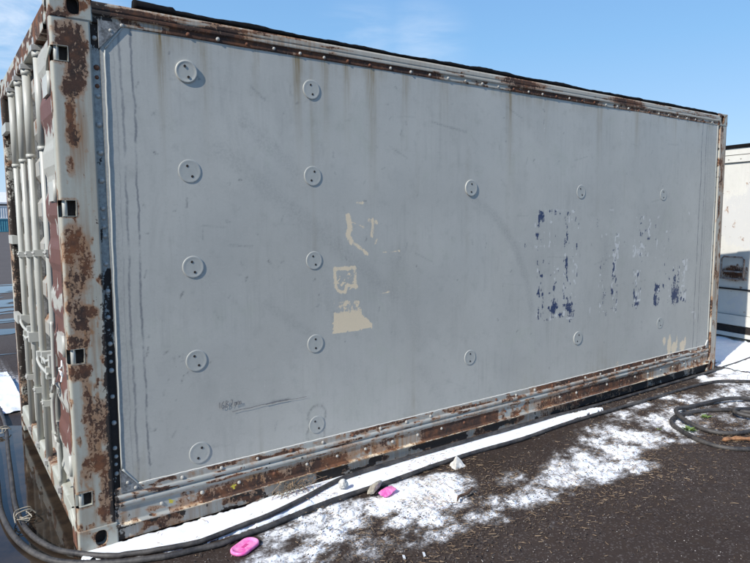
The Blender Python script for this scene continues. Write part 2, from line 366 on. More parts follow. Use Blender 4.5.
gx = axis(-150, 300, -1.2, 8.2, .022); gy = axis(-40, 320, -2.6, .35, .022)
X, Y = np.meshgrid(gx, gy, indexing='ij')
m1, m2 = snow_mask(X, Y)
near = sst(9-np.hypot(X-3, Y+1), 0, 2)
Z = ((fbm(X*1.7, Y*1.7, 40)-.5)*.02 + (fbm(X*12, Y*12, 41)-.5)*.008)*near
under = sst(.12-np.abs(Y-1.15)+1.15, 0, .1)*sst(X+.1, 0, .1)*sst(6.2-X, 0, .1)      # flat under the container
pud = sst(.14-X, 0, .15)*sst(X+1.8, 0, .3)*sst(Y+.75, 0, .2)*sst(2.9-Y, 0, .2)
Z = Z*(1-under)*(1-pud) - .012*pud - .004
wet = np.clip(sst(.35-np.abs(Y+.25), 0, .3)*sst(X, .1, .5)*.7*(fbm(X*4, Y*4, 60)*1.6) + pud + sst(.5-np.hypot((X-2.2)/1.0, (Y+.3)/.35), 0, .5), 0, 1)
frost = np.clip(np.maximum(np.maximum(m1*1.05, m2*.95), .18*sst(fbm(X*2.2, Y*2.2, 77), .5, .75)*near*sst(Y, -1.7, -.3)), 0, 1)*(1-pud*sst(.02-X, 0, .05))
wA = np.stack([frost, wet, 0*X, 0*X], -1)
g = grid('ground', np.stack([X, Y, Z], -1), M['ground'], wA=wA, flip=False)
tag(g, 'dark wet asphalt yard strewn with straw and melting snow', None, None, 'structure')

# snow banks: a real layer of some thickness
def snow_sheet(name, x0, x1, y0, y1, st, use1, label, hmax, cut):
    x = np.arange(x0, x1, st); y = np.arange(y0, y1, st); X, Y = np.meshgrid(x, y, indexing='ij')
    a, b = snow_mask(X, Y); mk = a if use1 else b
    mk = mk + (fbm(X*45, Y*45, 70)-.5)*(.2 if use1 else .35)*np.clip(mk*6, 0, 1)
    d = sst(mk, cut, 1.)
    Z = -.022 + .024*sst(mk, cut-.3, cut+.12) + hmax*d*(.7+.6*fbm(X*10, Y*10, 31)) + (fbm(X*60, Y*60, 33)-.5)*.003
    mc = mk[:-1, :-1] > cut-.34
    A = np.stack([np.clip(.75-(mk-cut)*1.3, 0, 1)*(.75 if use1 else 1)*(fbm(X*8, Y*8, 90)*1.3), 0*X, 0*X, 0*X], -1)
    o = grid(name, np.stack([X, Y, Z], -1), M['snow'], wA=A, keep=mc)
    return tag(o, label, 'snow', None, 'stuff')
snow_sheet('snow', -.1, 4.4, -.36, .03, .012, True, 'smooth bright snow strip along the base of the container', .012, .42)
snow_sheet('snow', .4, 7.75, -1.5, -.02, .0105, False, 'patchy melting snow mixed with straw on the asphalt', .004, .93)
snow_sheet('snow', 6.15, 8.3, -.6, 2.2, .03, False, 'snow on the ground between the two containers', .02, .45)
snow_sheet('snow', -2.8, .1, 2.75, 4.4, .03, False, 'snow bank beyond the puddle past the door end', .03, .4)

# puddle
bm = bmesh.new(); pts = []
for k in range(90):
    a = k/90*2*math.pi; r = 1+.14*(float(fbm(np.array(math.cos(a)*2.2+5), np.array(math.sin(a)*2.2+5), 8))-.5)*3
    x = -.60+math.cos(a)*.9*r; y = 1.05+math.sin(a)*1.72*r
    pts.append((min(x, .12), y))
bm.faces.new([bm.verts.new((x, y, -.0062)) for x, y in pts])
tag(bmobj('puddle', bm, M['puddle']), 'dark shallow puddle in front of the container doors', 'puddle', None, 'structure')
bm = bmesh.new()
for q in range(16):
    cy = 5.4+q*.62+random.uniform(-.2, .2); cx = cy*.08-.5+random.uniform(-1.2, .8); rx = random.uniform(.5, 1.5); ry = random.uniform(.06, .26)*(1+cy*.06); ph = random.random()*9
    bm.faces.new([bm.verts.new((cx+math.cos(k/36*6.283)*rx*(1+.3*math.sin(k*.9+ph)), cy+math.sin(k/36*6.283)*ry*(1+.3*math.cos(k*1.7+ph)), .002+q*.0002)) for k in range(36)])
tag(bmobj('puddle', bm, M['puddle']), 'strips of meltwater lying on the far asphalt yard', 'puddle', None, 'structure')

# ================================================================== MAIN CONTAINER
WD = 2.32; H = 2.591; LN = 6.058
con = empty('shipping_container', (0, 0, 0), 0, 'weathered grey insulated shipping container with rusty corner posts, filling the view', 'shipping container')
PY = .012      # panel plane

# side panel
st = .0085
x = np.arange(.206, 5.888, st); z = np.arange(.262, 2.489, st); X, Zz = np.meshgrid(x, z, indexing='ij')
Yp = PY + (fbm(X*1.1, Zz*1.1, 12, 3)-.5)*.011
A = np.zeros(X.shape+(4,)); B = np.zeros(X.shape+(4,))
fb = fbm(X*22, Zz*22, 1)
ST = [(0.488, .05, .35, .9), (0.701, .05, .3, .6), (.98, .03, .2, .5), (1.221, .06, .33, .9), (1.399, .04, .3, .8), (1.548, .04, .28, .7), (1.725, .07, .4, 1.), (1.98, .05, .25, .7), (2.3, .06, .2, .5), (2.922, .05, .4, .9), (3.3, .06, .2, .4), (3.974, .06, .3, .6), (4.5, .06, .3, .5), (5.1, .05, .25, .5), (1.31, .02, 1.6, .2), (2.08, .02, 1.2, .12)]
for x0, w, ln, s in ST:
    A[..., 3] = np.maximum(A[..., 3], 1.25*s*sst(1-np.abs(X-x0+(fbm(Zz*6, X*0+x0, 4)-.5)*.03)/w, 0, 1)*np.exp(-(2.48-Zz)/ln*1.6)*(.5+fbm(X*30, Zz*3, 215)))
A[..., 3] = np.maximum(A[..., 3], .45*sst(Zz, 2.36, 2.49)*sst(fbm(X*4, Zz*1, 14), .42, .62))
for x0, w, ln, s in ((4.1, .35, .3, .35), (3.2, .3, .2, .3), (.3, .06, .3, .4), (2.05, .04, .4, .35)):
    A[..., 3] = np.maximum(A[..., 3], s*sst(1-np.abs(X-x0)/w, 0, 1)*np.exp(-(Zz-.28)/ln*2)*fb*1.6)
# cream remnants
def inpoly(X, Z, poly):
    c = np.zeros(X.shape, bool); j = len(poly)-1
    for i in range(len(poly)):
        (xi, zi), (xj, zj) = poly[i], poly[j]
        c ^= ((zi > Z) != (zj > Z)) & (X < (xj-xi)*(Z-zi)/(zj-zi+1e-9)+xi); j = i
    return c
Wx = X+(fbm(X*60, Zz*60, 17)-.5)*.022; Wz = Zz+(fbm(X*60, Zz*60, 18)-.5)*.012
poly = [(1.435, 1.115), (1.467, 1.088), (1.516, 1.108), (1.559, 1.085), (1.60, 1.108), (1.624, 1.061), (1.645, 1.0), (1.69, .962), (1.713, .935), (1.708, .908), (1.429, .905)]
pin = inpoly(Wx, Wz, poly)*1.
A[..., 2] = np.maximum(A[..., 2], pin*(.55+.45*sst(1.03-Zz, -.02, .05)) - pin*.25*sst(Zz, 1.0, 1.05)*(fbm(X*40, Zz*70, 19) > .5))
blk = (X > 1.448)*(X < 1.60)*(Zz > 1.15)*(Zz < 1.298)
A[..., 2] = np.maximum(A[..., 2], blk*sst(np.abs(fbm(X*26, Zz*26, 23)-.5), .075, .0)*.8)
for pl, w, s in (([(1.449, 1.296), (1.449, 1.19), (1.47, 1.16), (1.489, 1.148), (1.517, 1.15), (1.53, 1.19), (1.6, 1.175)], .012, .75), ([(1.449, 1.292), (1.59, 1.29), (1.595, 1.17)], .014, .6),
                 ([(1.544, 1.60), (1.557, 1.53), (1.543, 1.488), (1.563, 1.45)], .02, .75), ([(1.563, 1.45), (1.606, 1.425), (1.643, 1.401), (1.68, 1.37)], .013, .62),
                 ([(1.565, 1.57), (1.66, 1.53)], .006, .6), ([(1.726, 1.576), (1.725, 1.527), (1.717, 1.478)], .014, .62), ([(1.70, 1.575), (1.76, 1.56)], .016, .55), ([(1.755, 1.46), (1.74, 1.43)], .01, .5), ([(1.615, 1.68), (1.655, 1.68)], .01, .5),
                 ([(1.80, 1.375), (1.93, 1.38)], .005, .6), ([(1.78, 1.12), (1.85, 1.125)], .006, .55)):
    for (a, b), (c, d) in zip(pl[:-1], pl[1:]):
        A[..., 2] = np.maximum(A[..., 2], s*sst(1-segd(X, Zz, a, b, c, d)/(w*1.6), 0, .7))
for cx, cz, rx, rz, s in [(5.072, 0.42, 0.035, 0.05, 0.7), (5.164, 0.36, 0.04, 0.1, .9), (5.256, 0.33, 0.06, 0.06, .9), (5.403, 0.33, 0.06, 0.06, .8), (5.454, 0.37, 0.02, 0.06, 0.8), (5.3, .4, .015, .06, .7), (2.0, .0, .1, .1, 0), (4.35, .32, .1, .05, .3)]:
    A[..., 2] = np.maximum(A[..., 2], s*sst(ell(X, Zz, cx, cz, rx, rz), .25, .8))
BL = [(3.28, 1.603, 0.035, 0.03, 1), (3.248, 1.52, 0.015, 0.02, 0.8), (3.239, 1.446, 0.02, 0.03, 0.6), (3.297, 1.414, 0.02, 0.02, 0.7), (3.107, 1.374, 0.015, 0.02, 0.6), (3.594, 1.469, 0.012, 0.12, 0.6), (3.604, 1.209, 0.012, 0.03, 0.6), (3.445, 0.871, 0.03, 0.07, 1), (3.656, 0.852, 0.05, 0.055, 0.95), (3.532, 0.824, 0.03, 0.025, 0.65), (3.364, 0.793, 0.03, 0.01, 0.7), (3.992, 1.536, 0.02, 0.05, 0.5), (4.108, 0.888, 0.03, 0.1, 0.52), (4.142, 0.774, 0.02, 0.03, 0.6), (4.6, 0.83, 0.035, 0.06, 0.75), (4.731, 1.467, 0.05, 0.07, 0.5), (4.9, 0.916, 0.03, 0.05, 0.7), (4.907, 0.823, 0.045, 0.03, 0.75), (5.231, 0.854, 0.06, 0.085, 1), (5.398, 0.792, 0.03, 0.02, 0.85), (5.112, 0.796, 0.02, 0.02, 0.75)]
for cx, cz, rx, rz, s in BL:
    B[..., 0] = np.maximum(B[..., 0], s*sst(ell(X, Zz, cx, cz, rx*1.25, rz*1.25), .2, .95)*(.62+.5*fbm(X*50, Zz*28, 27)))
WH = [(3.214, 1.528, 0.012, 0.02, 0.9), (3.23, 1.363, 0.02, 0.012, 0.8), (3.287, 1.369, 0.02, 0.012, 0.7), (3.38, 1.366, 0.015, 0.015, 0.6), (3.652, 1.563, 0.012, 0.03, 0.7), (3.573, 1.052, 0.008, 0.25, 0.6), (3.759, 1.442, 0.008, 0.1, 0.5), (4.074, 1.269, 0.012, 0.12, 0.6), (4.262, 1.202, 0.02, 0.12, 0.6), (4.587, 1.276, 0.06, 0.06, 0.55), (4.612, 0.892, 0.02, 0.07, 0.65), (5.381, 0.997, 0.03, 0.13, 0.65), (4.901, 1.59, 0.015, 0.03, 0.6), (5.419, 1.617, 0.02, 0.02, 0.8), (3.659, 0.779, 0.06, 0.006, 0.8), (3.434, 1.194, 0.012, 0.03, 0.65), (3.634, 1.087, 0.012, 0.02, 0.7), (3.919, 0.82, 0.012, 0.04, 0.6), (3.502, 1.641, 0.14, 0.005, 0.5), (4.18, 1.643, 0.07, 0.006, 0.5), (5.578, 0.649, 0.04, 0.006, 0.8), (5.62, .61, .006, .04, .7), (3.111, 0.818, 0.03, 0.01, 0.4), (1.245, 1.01, .01, .02, .6), (3.3, 2.26, .008, .05, .6), (4.28, 2.27, .01, .05, .6), (.98, .66, .006, .05, .3)]
for cx, cz, rx, rz, s in WH:
    B[..., 1] = np.maximum(B[..., 1], s*sst(ell(X, Zz, cx, cz, max(rx, .011)*1.25, max(rz, .011)*1.25), .2, .95)*(.55+.6*fbm(X*60, Zz*30, 28)))
for (a, b, c, d, w, s) in [(2.54, 1.74, 2.785, 1.604, .03, .18), (2.785, 1.604, 2.998, 1.385, .035, .24), (2.998, 1.385, 3.113, 1.158, .035, .22), (3.113, 1.158, 3.199, .886, .03, .2), (1.123, .56, 1.02, .56, .007, .9), (1.0, 1.12, 1.3, .9, .03, .15), (.75, 1.95, 1.9, 1.1, .05, .16), (.9, 2.1, 1.2, 1.85, .04, .16),
                           (2.2, 2.2, 2.5, 2.16, .006, .5), (2.9, 2.36, 3.05, 2.3, .006, .4), (4.1, .9, 4.1, 1.4, .05, .12), (.8, 1.45, .93, 1.44, .006, .4), (1.36, 1.31, 1.46, .9, .03, .12), (1.9, 1.35, 2.1, .75, .06, .1), (2.1, .6, 2.3, .35, .04, .1), (.95, 2.28, 1.02, 2.22, .006, .5)]:
    B[..., 2] = np.maximum(B[..., 2], s*sst(1-segd(X+(fb-.5)*.02, Zz, a, b, c, d)/(w*1.5), 0, .8))
# upright strokes of the worn-off lettering: flecks of blue and of white undercoat
hf = vn(X*80, Zz*36, 201)*.5+vn(X*40, Zz*16, 202)*.5
for x0, x1, z0, z1, db, dw in ((3.24, 3.33, .80, 1.63, .30, .22), (3.38, 3.50, .78, 1.64, .16, .2), (3.56, 3.63, .79, 1.63, .46, .4), (3.64, 3.74, .79, 1.62, .12, .2), (4.03, 4.12, .78, 1.45, .16, .42), (4.20, 4.30, .76, 1.45, .34, .5), (4.02, 4.3, 1.24, 1.33, .06, .3),
                               (4.53, 4.66, .78, 1.62, .22, .4), (4.50, 4.75, 1.22, 1.34, .05, .42), (4.70, 4.78, 1.36, 1.58, .34, .2), (4.86, 4.96, .77, 1.1, .52, .25), (5.16, 5.30, .76, 1.12, .55, .3), (5.33, 5.43, .76, 1.18, .28, .5), (4.84, 4.9, 1.2, 1.6, .12, .28), (3.22, 3.75, 1.60, 1.645, .12, .34), (5.0, 5.15, .8, 1.5, .06, .15)):
    r_in = sst(np.minimum(np.minimum(X-x0, x1-X), np.minimum(Zz-z0, z1-Zz)), -.012, .012)
    low_ = .75+.5*sst(1.15-Zz, 0, .35)
    B[..., 0] = np.maximum(B[..., 0], r_in*.95*sst(hf+(db+.04)*low_*.45, .735, .85))
    B[..., 1] = np.maximum(B[..., 1], r_in*.95*sst(vn(X*60, Zz*38, 205)*.55+vn(X*24, Zz*11, 206)*.45+dw*.42, .77, .89))
for cx, cz, rx, rz in ((3.445, .865, .05, .085), (3.655, .85, .065, .075), (5.225, .86, .075, .10), (3.29, 1.60, .05, .045), (4.90, .84, .05, .07), (4.6, .82, .04, .06), (5.37, .79, .05, .03)):
    B[..., 0] = np.maximum(B[..., 0], sst(ell(X, Zz, cx, cz, rx, rz)+(hf-.5)*.9, .45, .8))
# crescent wear marks round some of the caps
for cx, cz in ((1.31, .43), (1.30, .32)):
    B[..., 2] = np.maximum(B[..., 2], .5*sst(.014-np.abs(np.hypot(X-cx, Zz-cz)-.06), 0, .012))
# scattered impact chips
for k in range(150):
    cx, cz = .35+5.3*rng.rand()**1.6, rng.uniform(.35, 2.4)
    if k < 8: cx, cz = .47+rng.rand()*.12, .65+rng.rand()*.3
    B[..., 2] = np.maximum(B[..., 2], .9*rng.uniform(.3, 1)*sst(1-segd(X, Zz, cx, cz, cx+rng.uniform(-.02, .02), cz+rng.rand()*rng.choice((.008, .02, .05)))/rng.uniform(.005, .0085), 0, .8))
for k in range(34):
    cx, cz, a_, L_ = .4+5*rng.rand(), rng.uniform(.4, 2.3), rng.uniform(-.5, .5), rng.uniform(.05, .3)
    ch_ = (1, 2)[k % 2]; B[..., ch_] = np.maximum(B[..., ch_], rng.uniform(.15, .42 if ch_ == 1 else .45)*sst(1-segd(X, Zz, cx, cz, cx+L_*math.cos(a_), cz+L_*math.sin(a_))/.0075, 0, .8)*(.5+.7*fb))
B[..., 2] = np.maximum(B[..., 2], .3*sst(.30-X, 0, .09)*(.6+.6*fbm(X*30, Zz*3, 35)))  # shadow of the edge bead painted as a dark strip down the left side
B[..., 2] = np.maximum(B[..., 2], .18*sst(X, 5.5, 5.8)*(.6+.6*fbm(X*30, Zz*3, 36)))
pan = grid('side_panel', np.stack([X, Yp, Zz], -1), M['panel'], con, A, B)

# round caps on the panel with their two screws
def disc_mesh(r, t, seg=40):
    bm = bmesh.new(); prof = [(0, t*.80), (r*.6, t*.82), (r*.80, t*.86), (r*.86, t), (r*.95, t*.95), (r*.99, t*.7), (r, -.008)]
    c = bm.verts.new((0, -prof[0][1], 0)); rings = []
    for rr, y in prof[1:]: rings.append([bm.verts.new((math.cos(k/seg*6.28318)*rr, -y, math.sin(k/seg*6.28318)*rr)) for k in range(seg)])
    for k in range(seg): bm.faces.new((c, rings[0][k], rings[0][(k+1) % seg]))
    for a, b in zip(rings[:-1], rings[1:]):
        for k in range(seg): bm.faces.new((a[k], b[k], b[(k+1) % seg], a[(k+1) % seg]))
    bmesh.ops.recalc_face_normals(bm, faces=bm.faces); me = bpy.data.meshes.new('round_cap'); bm.to_mesh(me); bm.free()
    me.polygons.foreach_set('use_smooth', [True]*len(me.polygons)); return me
M['cap'] = painted('cap_paint', (.405, .408, .375), .45, 1.1, .8, .5)
cap_me = disc_mesh(.054, .009); cap_me.materials.append(M['cap'])
scr_me = disc_mesh(.0062, .0022, 10); scr_me.materials.append(M['darkhole'])
capz = [(0.6, z) for z in (2.312, 1.827, 1.345, .859, .366)] + [(1.308, z) for z in (2.305, 1.827, 1.347, .861, .374)] + [(2.55, 1.788), (2.552, .608), (3.755, 1.785), (3.767, .602), (4.955, 1.782), (4.985, .60)]
for i, (cx, cz) in enumerate(capz):
    o = link(bpy.data.objects.new('round_cap', cap_me), con); o.location = (cx, PY-.001, cz); tl = random.uniform(-.5, .5); o.rotation_euler = (0, tl, 0)
    sc_ = (1.06 if cx < 1 else 1.0)*random.uniform(.96, 1.04); o.scale = (sc_, 1.1 if i == 0 else random.uniform(.3, .55), sc_)
    if i == 0: o.rotation_euler.x = R(3); o.rotation_euler.z = R(-4)
    for s in (-1, 1):
        c = link(bpy.data.objects.new('screw', scr_me), o); c.location = (0, -.0088, s*.026)

# pencil writing and the scratch beside it
def ribbon(bm, pts, w, y):
    pts = [Vector((a, y, b)) for a, b in pts]; prev = None
    for i, p in enumerate(pts):
        t = (pts[min(i+1, len(pts)-1)]-pts[max(i-1, 0)]).normalized(); u = Vector((-t.z, 0, t.x))*w/2
        cur = (bm.verts.new(p+u), bm.verts.new(p-u))
        if prev: bm.faces.new((prev[0], cur[0], cur[1], prev[1]))
        prev = cur
bm = bmesh.new(); sx, sz, hh = .712, .583, .036
def st_(*p): ribbon(bm, spline([(sx+a*.03, 0, sz+b*hh) for a, b in p], 4) and [(q.x, q.z) for q in spline([(sx+a*.03, 0, sz+b*hh) for a, b in p], 4)], .0035, PY-.0065)
st_((.1, .95), (.1, .05)); st_((.9, 1), (.5, .6), (.45, .1), (.8, 0), (.95, .3), (.55, .5)); st_((1.3, 1), (1.25, 0)); st_((1.3, 1), (1.7, .85), (1.35, .55), (1.75, .3), (1.3, 0))
st_((2.2, 1), (2.5, .95), (2.4, .4), (2.2, .05)); st_((2.95, .6), (2.9, .1), (3.15, .1), (3.25, .6), (3.25, .1)); st_((3.5, .1), (3.5, .6), (3.75, .55), (3.8, .1), (3.9, .55), (4.1, .5), (4.1, .1))
bmobj('pencil_writing', bm, M['ink'], con)
bm = bmesh.new(); ribbon(bm, [(.785, .553), (.83, .557), (.889, .556), (.95, .561), (1.01, .560)], .003, PY-.006); ribbon(bm, [(.98, .559), (1.05, .562), (1.123, .561)], .0055, PY-.0065); ribbon(bm, [(1.123, .560), (1.18, .556), (1.24, .558)], .002, PY-.006)
bmobj('scratch', bm, M['ink'], con)

# caulk bead and frame round the panel
def beadtube(name, pts, r, mat):
    bm = bmesh.new(); tube(bm, [(a, b, c) for a, b, c in pts], r, 8); return bmobj(name, bm, mat, con, True)
def wob(p0, p1, n, amp=.0012, y=PY-.001):
    return [(p0[0]+(p1[0]-p0[0])*t+random.uniform(-amp, amp), y, p0[1]+(p1[1]-p0[1])*t+random.uniform(-amp, amp)) for t in np.linspace(0, 1, n)]
beadtube('edge_bead', wob((.226, 2.36), (.210, .372), 60), .0048, M['trim'])
beadtube('edge_bead', wob((.226, 2.37), (.31, 2.478), 8), .0045, M['trim'])
beadtube('edge_bead', wob((.212, .372), (.292, .268), 8), .0062, M['trim'])
beadtube('edge_bead', wob((.285, .284), (5.83, .284), 240, .0012, PY-.004), .0032, M['glue'])
beadtube('edge_bead', wob((5.888, .335), (5.888, 2.49), 60), .005, M['trim'])
beadtube('edge_bead', wob((5.888, .335), (5.845, .272), 6), .006, M['glue'])

# corner gussets
def gusset(poly, y0=PY+.014, y1=PY-.0085):
    P_ = []
    n_ = 24; (a, b), (c, d), (e, f_) = poly
    bm = bmesh.new(); prism(bm, poly, y1, y0); return bmobj('corner_gusset', bm, M['grimy'], con)
gusset([(.2, .375), (.30, .255), (.2, .255)]); gusset([(.2, 2.365), (.2, 2.49), (.315, 2.49)]); gusset([(5.895, .34), (5.895, .255), (5.845, .255)])

# recessed band beside the near post
def sheet(name, prof, zs, mat, wear, axis='z', smooth=True, flip=False):
    """profile (two coordinates) swept along an axis; wear(X,Y,Z,s)->A,B"""
    P = np.zeros((len(prof), len(zs), 3)); pr = np.array(prof)
    if axis == 'z': P[..., 0] = pr[:, None, 0]; P[..., 1] = pr[:, None, 1]; P[..., 2] = zs[None]
    else: P[..., 1] = pr[:, None, 0]; P[..., 2] = pr[:, None, 1]; P[..., 0] = zs[None]
    s = np.concatenate([[0], np.cumsum(np.hypot(*(pr[1:]-pr[:-1]).T))])[:, None]+0*zs[None]
    A, B, keep = wear(P[..., 0], P[..., 1], P[..., 2], s)
    return grid(name, P, mat, con, A, B, keep=keep, smooth=smooth, flip=flip)
def Z4(X): return np.zeros(X.shape+(4,))

zs = np.arange(.118, 2.474, .0095)
def wear_shade_band(X, Y, Z, s):
    A = Z4(X); B = Z4(X)
    A[..., 1] = np.clip(1.1*sst(1.50-Z, 0, .35)*(.42+.85*fbm(X*40, Z*9, 51)) + .62*sst(fbm(X*20, Z*6, 52), .55, .75), 0, 1)
    A[..., 1] = np.maximum(A[..., 1], .9*sst(Z, 2.3, 2.4)*(.4+fbm(X*20, Z*20, 55)))
    A[..., 0] = .6*sst(fbm(X*25, Z*9, 53), .5, .7)*sst(.6-Z, 0, .5)
    B[..., 2] = .55+0*X  # shadow of the post painted in as an even dark tone
    return A, B, None
band_prof = resample([(.163, .02), (.203, .02), (.205, PY)], .008)
sheet('post_flange', band_prof, zs, M['panel'] if False else M['trim'], wear_shade_band)

# near corner post: folded plate with the latch openings cut out
r_ = .013
arc = [(r_-r_*math.sin(t), .003+r_-r_*math.cos(t)) for t in np.linspace(0, math.pi/2, 6)]
post_prof = resample([(.166, .022), (.166, .006), (.163, .003), (r_, .003)], .006).tolist() + [tuple(a) for a in arc[1:]] + resample([(0, r_+.003), (0, .070)], .006)[1:].tolist() + resample([(0, .070), (.04, .075), (.05, .17)], .01)[1:].tolist()
holes = [(2.288, 2.352), (1.605, 1.676), (.922, .992), (.236, .302)]
def wear_post(X, Y, Z, s):
    A = Z4(X); B = Z4(X)
    fl = Y < .02; x = np.where(fl, X, -Y)
    w = lambda f, g, sd: fbm(x*f, Z*g, sd)
    rust = np.zeros(X.shape)
    # big scab by the upper opening, then the trail below it
    for cx, cz, rx, rz, sgt in ((.085, 2.36, .05, .09, 1), (.098, 2.27, .042, .09, 1), (.078, 2.18, .04, .05, .9), (.06, 2.42, .05, .03, .85), (.068, 2.05, .02, .08, .8), (.072, 1.97, .028, .06, .8), (.055, 1.83, .02, .04, .6), (.12, 2.31, .02, .05, .7),
                                 (.05, 1.50, .035, .07, .8), (.03, 1.44, .04, .06, .7), (.09, 1.40, .035, .1, .75), (.05, 1.30, .05, .08, .6), (.06, 1.13, .035, .08, .9), (.10, 1.16, .04, .025, .8), (.02, 1.2, .02, .05, .6), (.03, 1.02, .05, .04, .85),
                                 (.04, .885, .045, .04, .95), (.07, .75, .02, .1, .7), (.10, .66, .045, .07, .8), (.09, .55, .03, .09, .7), (.14, .62, .03, .1, .7), (.11, .44, .06, .045, .9), (.14, .33, .03, .1, .75), (.13, .2, .035, .07, .75), (.05, .4, .03, .05, .5)):
        rust = np.maximum(rust, sgt*sst(ell(x+(w(40, 40, 3)-.5)*.03, Z+(w(30, 30, 4)-.5)*.04, cx, cz, rx*1.15, rz*1.15), .2, .8))
    rust = np.maximum(rust*(.62+.6*w(30, 14, 8)), .60*sst(w(34, 16, 11), .50, .72)*sst(1.75-Z, 0, .3))
    rust = np.maximum(rust, .4*sst(w(50, 40, 12), .62, .85))
    for a, b in holes: rust = np.maximum(rust, .5*sst(.02-np.maximum(np.abs(Z-(a+b)/2)-.035, 0)-np.maximum(np.abs(x-.04)-.03, 0), 0, .015))
    # front edge flaking
    rust = np.where(fl, rust, np.maximum(rust*.6, .95*sst(w(16, 9, 14), .47, .6)))
    A[..., 0] = rust
    A[..., 1] = np.maximum(.9*sst(x, .125+.03*np.sin(Z*7)*0, .165)*sst(1.6-Z, 0, .5)*(.35+w(40, 12, 15)), .55*sst(w(45, 14, 16), .6, .8)*sst(x, .08, .14))*fl
    for sx_, z1_, z0_, ww_, q_ in ((.085, 2.2, 1.75, .02, 1), (.065, 2.1, 1.68, .012, .9), (.11, 2.3, 2.0, .014, .8), (.04, 1.5, 1.2, .014, .9), (.085, 1.5, 1.05, .016, .9), (.12, 1.3, .9, .012, .8), (.05, .95, .6, .018, 1), (.09, .85, .45, .016, .9), (.115, .6, .2, .018, .9), (.03, .5, .15, .012, .8), (.07, .4, .12, .015, .8), (.14, .9, .5, .012, .8)):
        A[..., 3] = np.maximum(A[..., 3], q_*fl*sst(1-np.abs(x-sx_+(w(3, 14, 19)-.5)*.012)/ww_, 0, 1)*sst(z1_-Z, 0, .03)*sst(Z, z0_, z1_)**.7)
    A[..., 3] = np.maximum(A[..., 3], .35*fl*w(12, 5, 185)*1.3)
    A[..., 3] = np.maximum(A[..., 3], .9*sst(ell(x, Z, .085, 2.0, .045, .22), .2, .8), .7*sst(ell(x, Z, .075, 1.75, .05, .25), .2, .8))
    A[..., 3] = np.maximum(A[..., 3], .75*sst(w(26, 3, 18), .42, .66)*sst(1.75-Z, 0, .3))
    keep = np.ones((X.shape[0]-1, X.shape[1]-1), bool)
    Xm = x[:-1, :-1]; Zm = Z[:-1, :-1]+.005
    for a, b in holes: keep &= ~((Xm < .0705) & (Xm > -.045) & (Zm > a) & (Zm < b))
    return A, B, keep
sheet('corner_post', post_prof, zs, M['cream'], wear_post)
# dark hollow and pins seen through the openings
bm = bmesh.new(); box(bm, .012, .16, .03, .034, .12, 2.47); box(bm, .156, .160, .006, .03, .12, 2.47)
bmobj('post_hollow', bm, M['darkhole'], con)
for a, b in holes:
    bm = bmesh.new(); tube(bm, [(.024, .022, a-.03), (.024, .022, b+.03)], .011, 12); bmobj('hinge_pin', bm, M['rod'], con, True)
    bm = bmesh.new(); h2 = (b-a)
    t_ = .0045       # steel lip of the opening
    box(bm, .0685, .0705, .002, .024, a, b); box(bm, .012, .0705, .002, .024, b-.0005, b+.0015); box(bm, .012, .0705, .002, .024, a-.0015, a+.0005)
    bmobj('opening_lip', bm, M['cream'], con)

# right post
xr = LN
prof = [(5.888, .018), (5.930, .018), (5.932, .004), (xr-.012, .003), (xr-.003, .006), (xr, .016), (xr, .16)]
def wear_rpost(X, Y, Z, s):
    A = Z4(X); B = Z4(X)
    A[..., 0] = np.clip(.8*sst(fbm(X*30, Z*8, 61), .52, .72) + .5*sst(ell(X, Z, 5.95, 2.38, .06, .12), .2, .8)+.9*sst(.35-Z, 0, .2)*fbm(X*20, Z*20, 65), 0, 1)*.85
    A[..., 3] = .7*sst(fbm(X*20, Z*2, 62), .4, .65)
    A[..., 1] = .7*sst(fbm(X*40, Z*12, 63), .6, .75)*(X < 5.94)
    B[..., 2] = .4*(X > 5.94)*fbm(X*30, Z*2, 66)
    return A, B, None
sheet('corner_post', resample(prof, .008), zs, M['strip_cream'], wear_rpost)

# top and bottom side rails
xs = np.arange(.168, 5.90, .0125)
top_prof = resample([(PY+.006, 2.474), (PY-.004, 2.476), (PY-.004, 2.508), (.001, 2.512), (.001, 2.528), (.004, 2.532), (.001, 2.536), (.001, 2.560), (.006, 2.568), (.05, 2.572), (.12, 2.572)], .006)
def wear_top(X, Y, Z, s):
    A = Z4(X); B = Z4(X)
    seg = np.maximum.reduce([sst(X, .42, .6)*sst(2.35-X, 0, .15), sst(X, 2.85, 2.95)*sst(4.1-X, 0, .2)*.9, sst(X, 4.1, 4.3)*sst(5.7-X, 0, .3)*.62])
    fl = sst(2.513-Z, 0, .004)
    rr = fl*np.maximum(seg*(.62+.8*fbm(X*5, Z*30, 71)), .72*sst(fbm(X*12, Z*40, 72), .5, .7))
    upper = (1-fl)
    rr = np.maximum(rr, upper*(1.1*sst(1.5-X, 0, .9)*sst(fbm(X*5, Z*50, 73), .34, .6) + .85*sst(ell(X, Z, 3.05, 2.54, .22, .03), .1, .8) + .9*sst(ell(X, Z, 4.32, 2.54, .22, .03), .1, .8)+.55*sst(fbm(X*9, Z*60, 75), .55, .75)))
    A[..., 0] = np.clip(rr, 0, 1)
    A[..., 1] = .9*sst(.36-X, 0, .15)*(.4+.9*fbm(X*18, Z*40, 76)) + .35*sst(fbm(X*20, Z*40, 78), .6, .8)*fl
    A[..., 3] = .85*sst(1.9-X, 0, 1.2)*(.3+fbm(X*6, Z*6, 77)) + .3*fbm(X*3, Z*3, 79)
    return A, B, None
sheet('top_side_rail', top_prof, xs, M['strip_cream'], wear_top, axis='x')
def arcp(zc, r, yc): return [(yc-r*math.cos(t)*.8, zc-r*math.sin(t)) for t in np.linspace(-math.pi/2, math.pi/2, 9)]
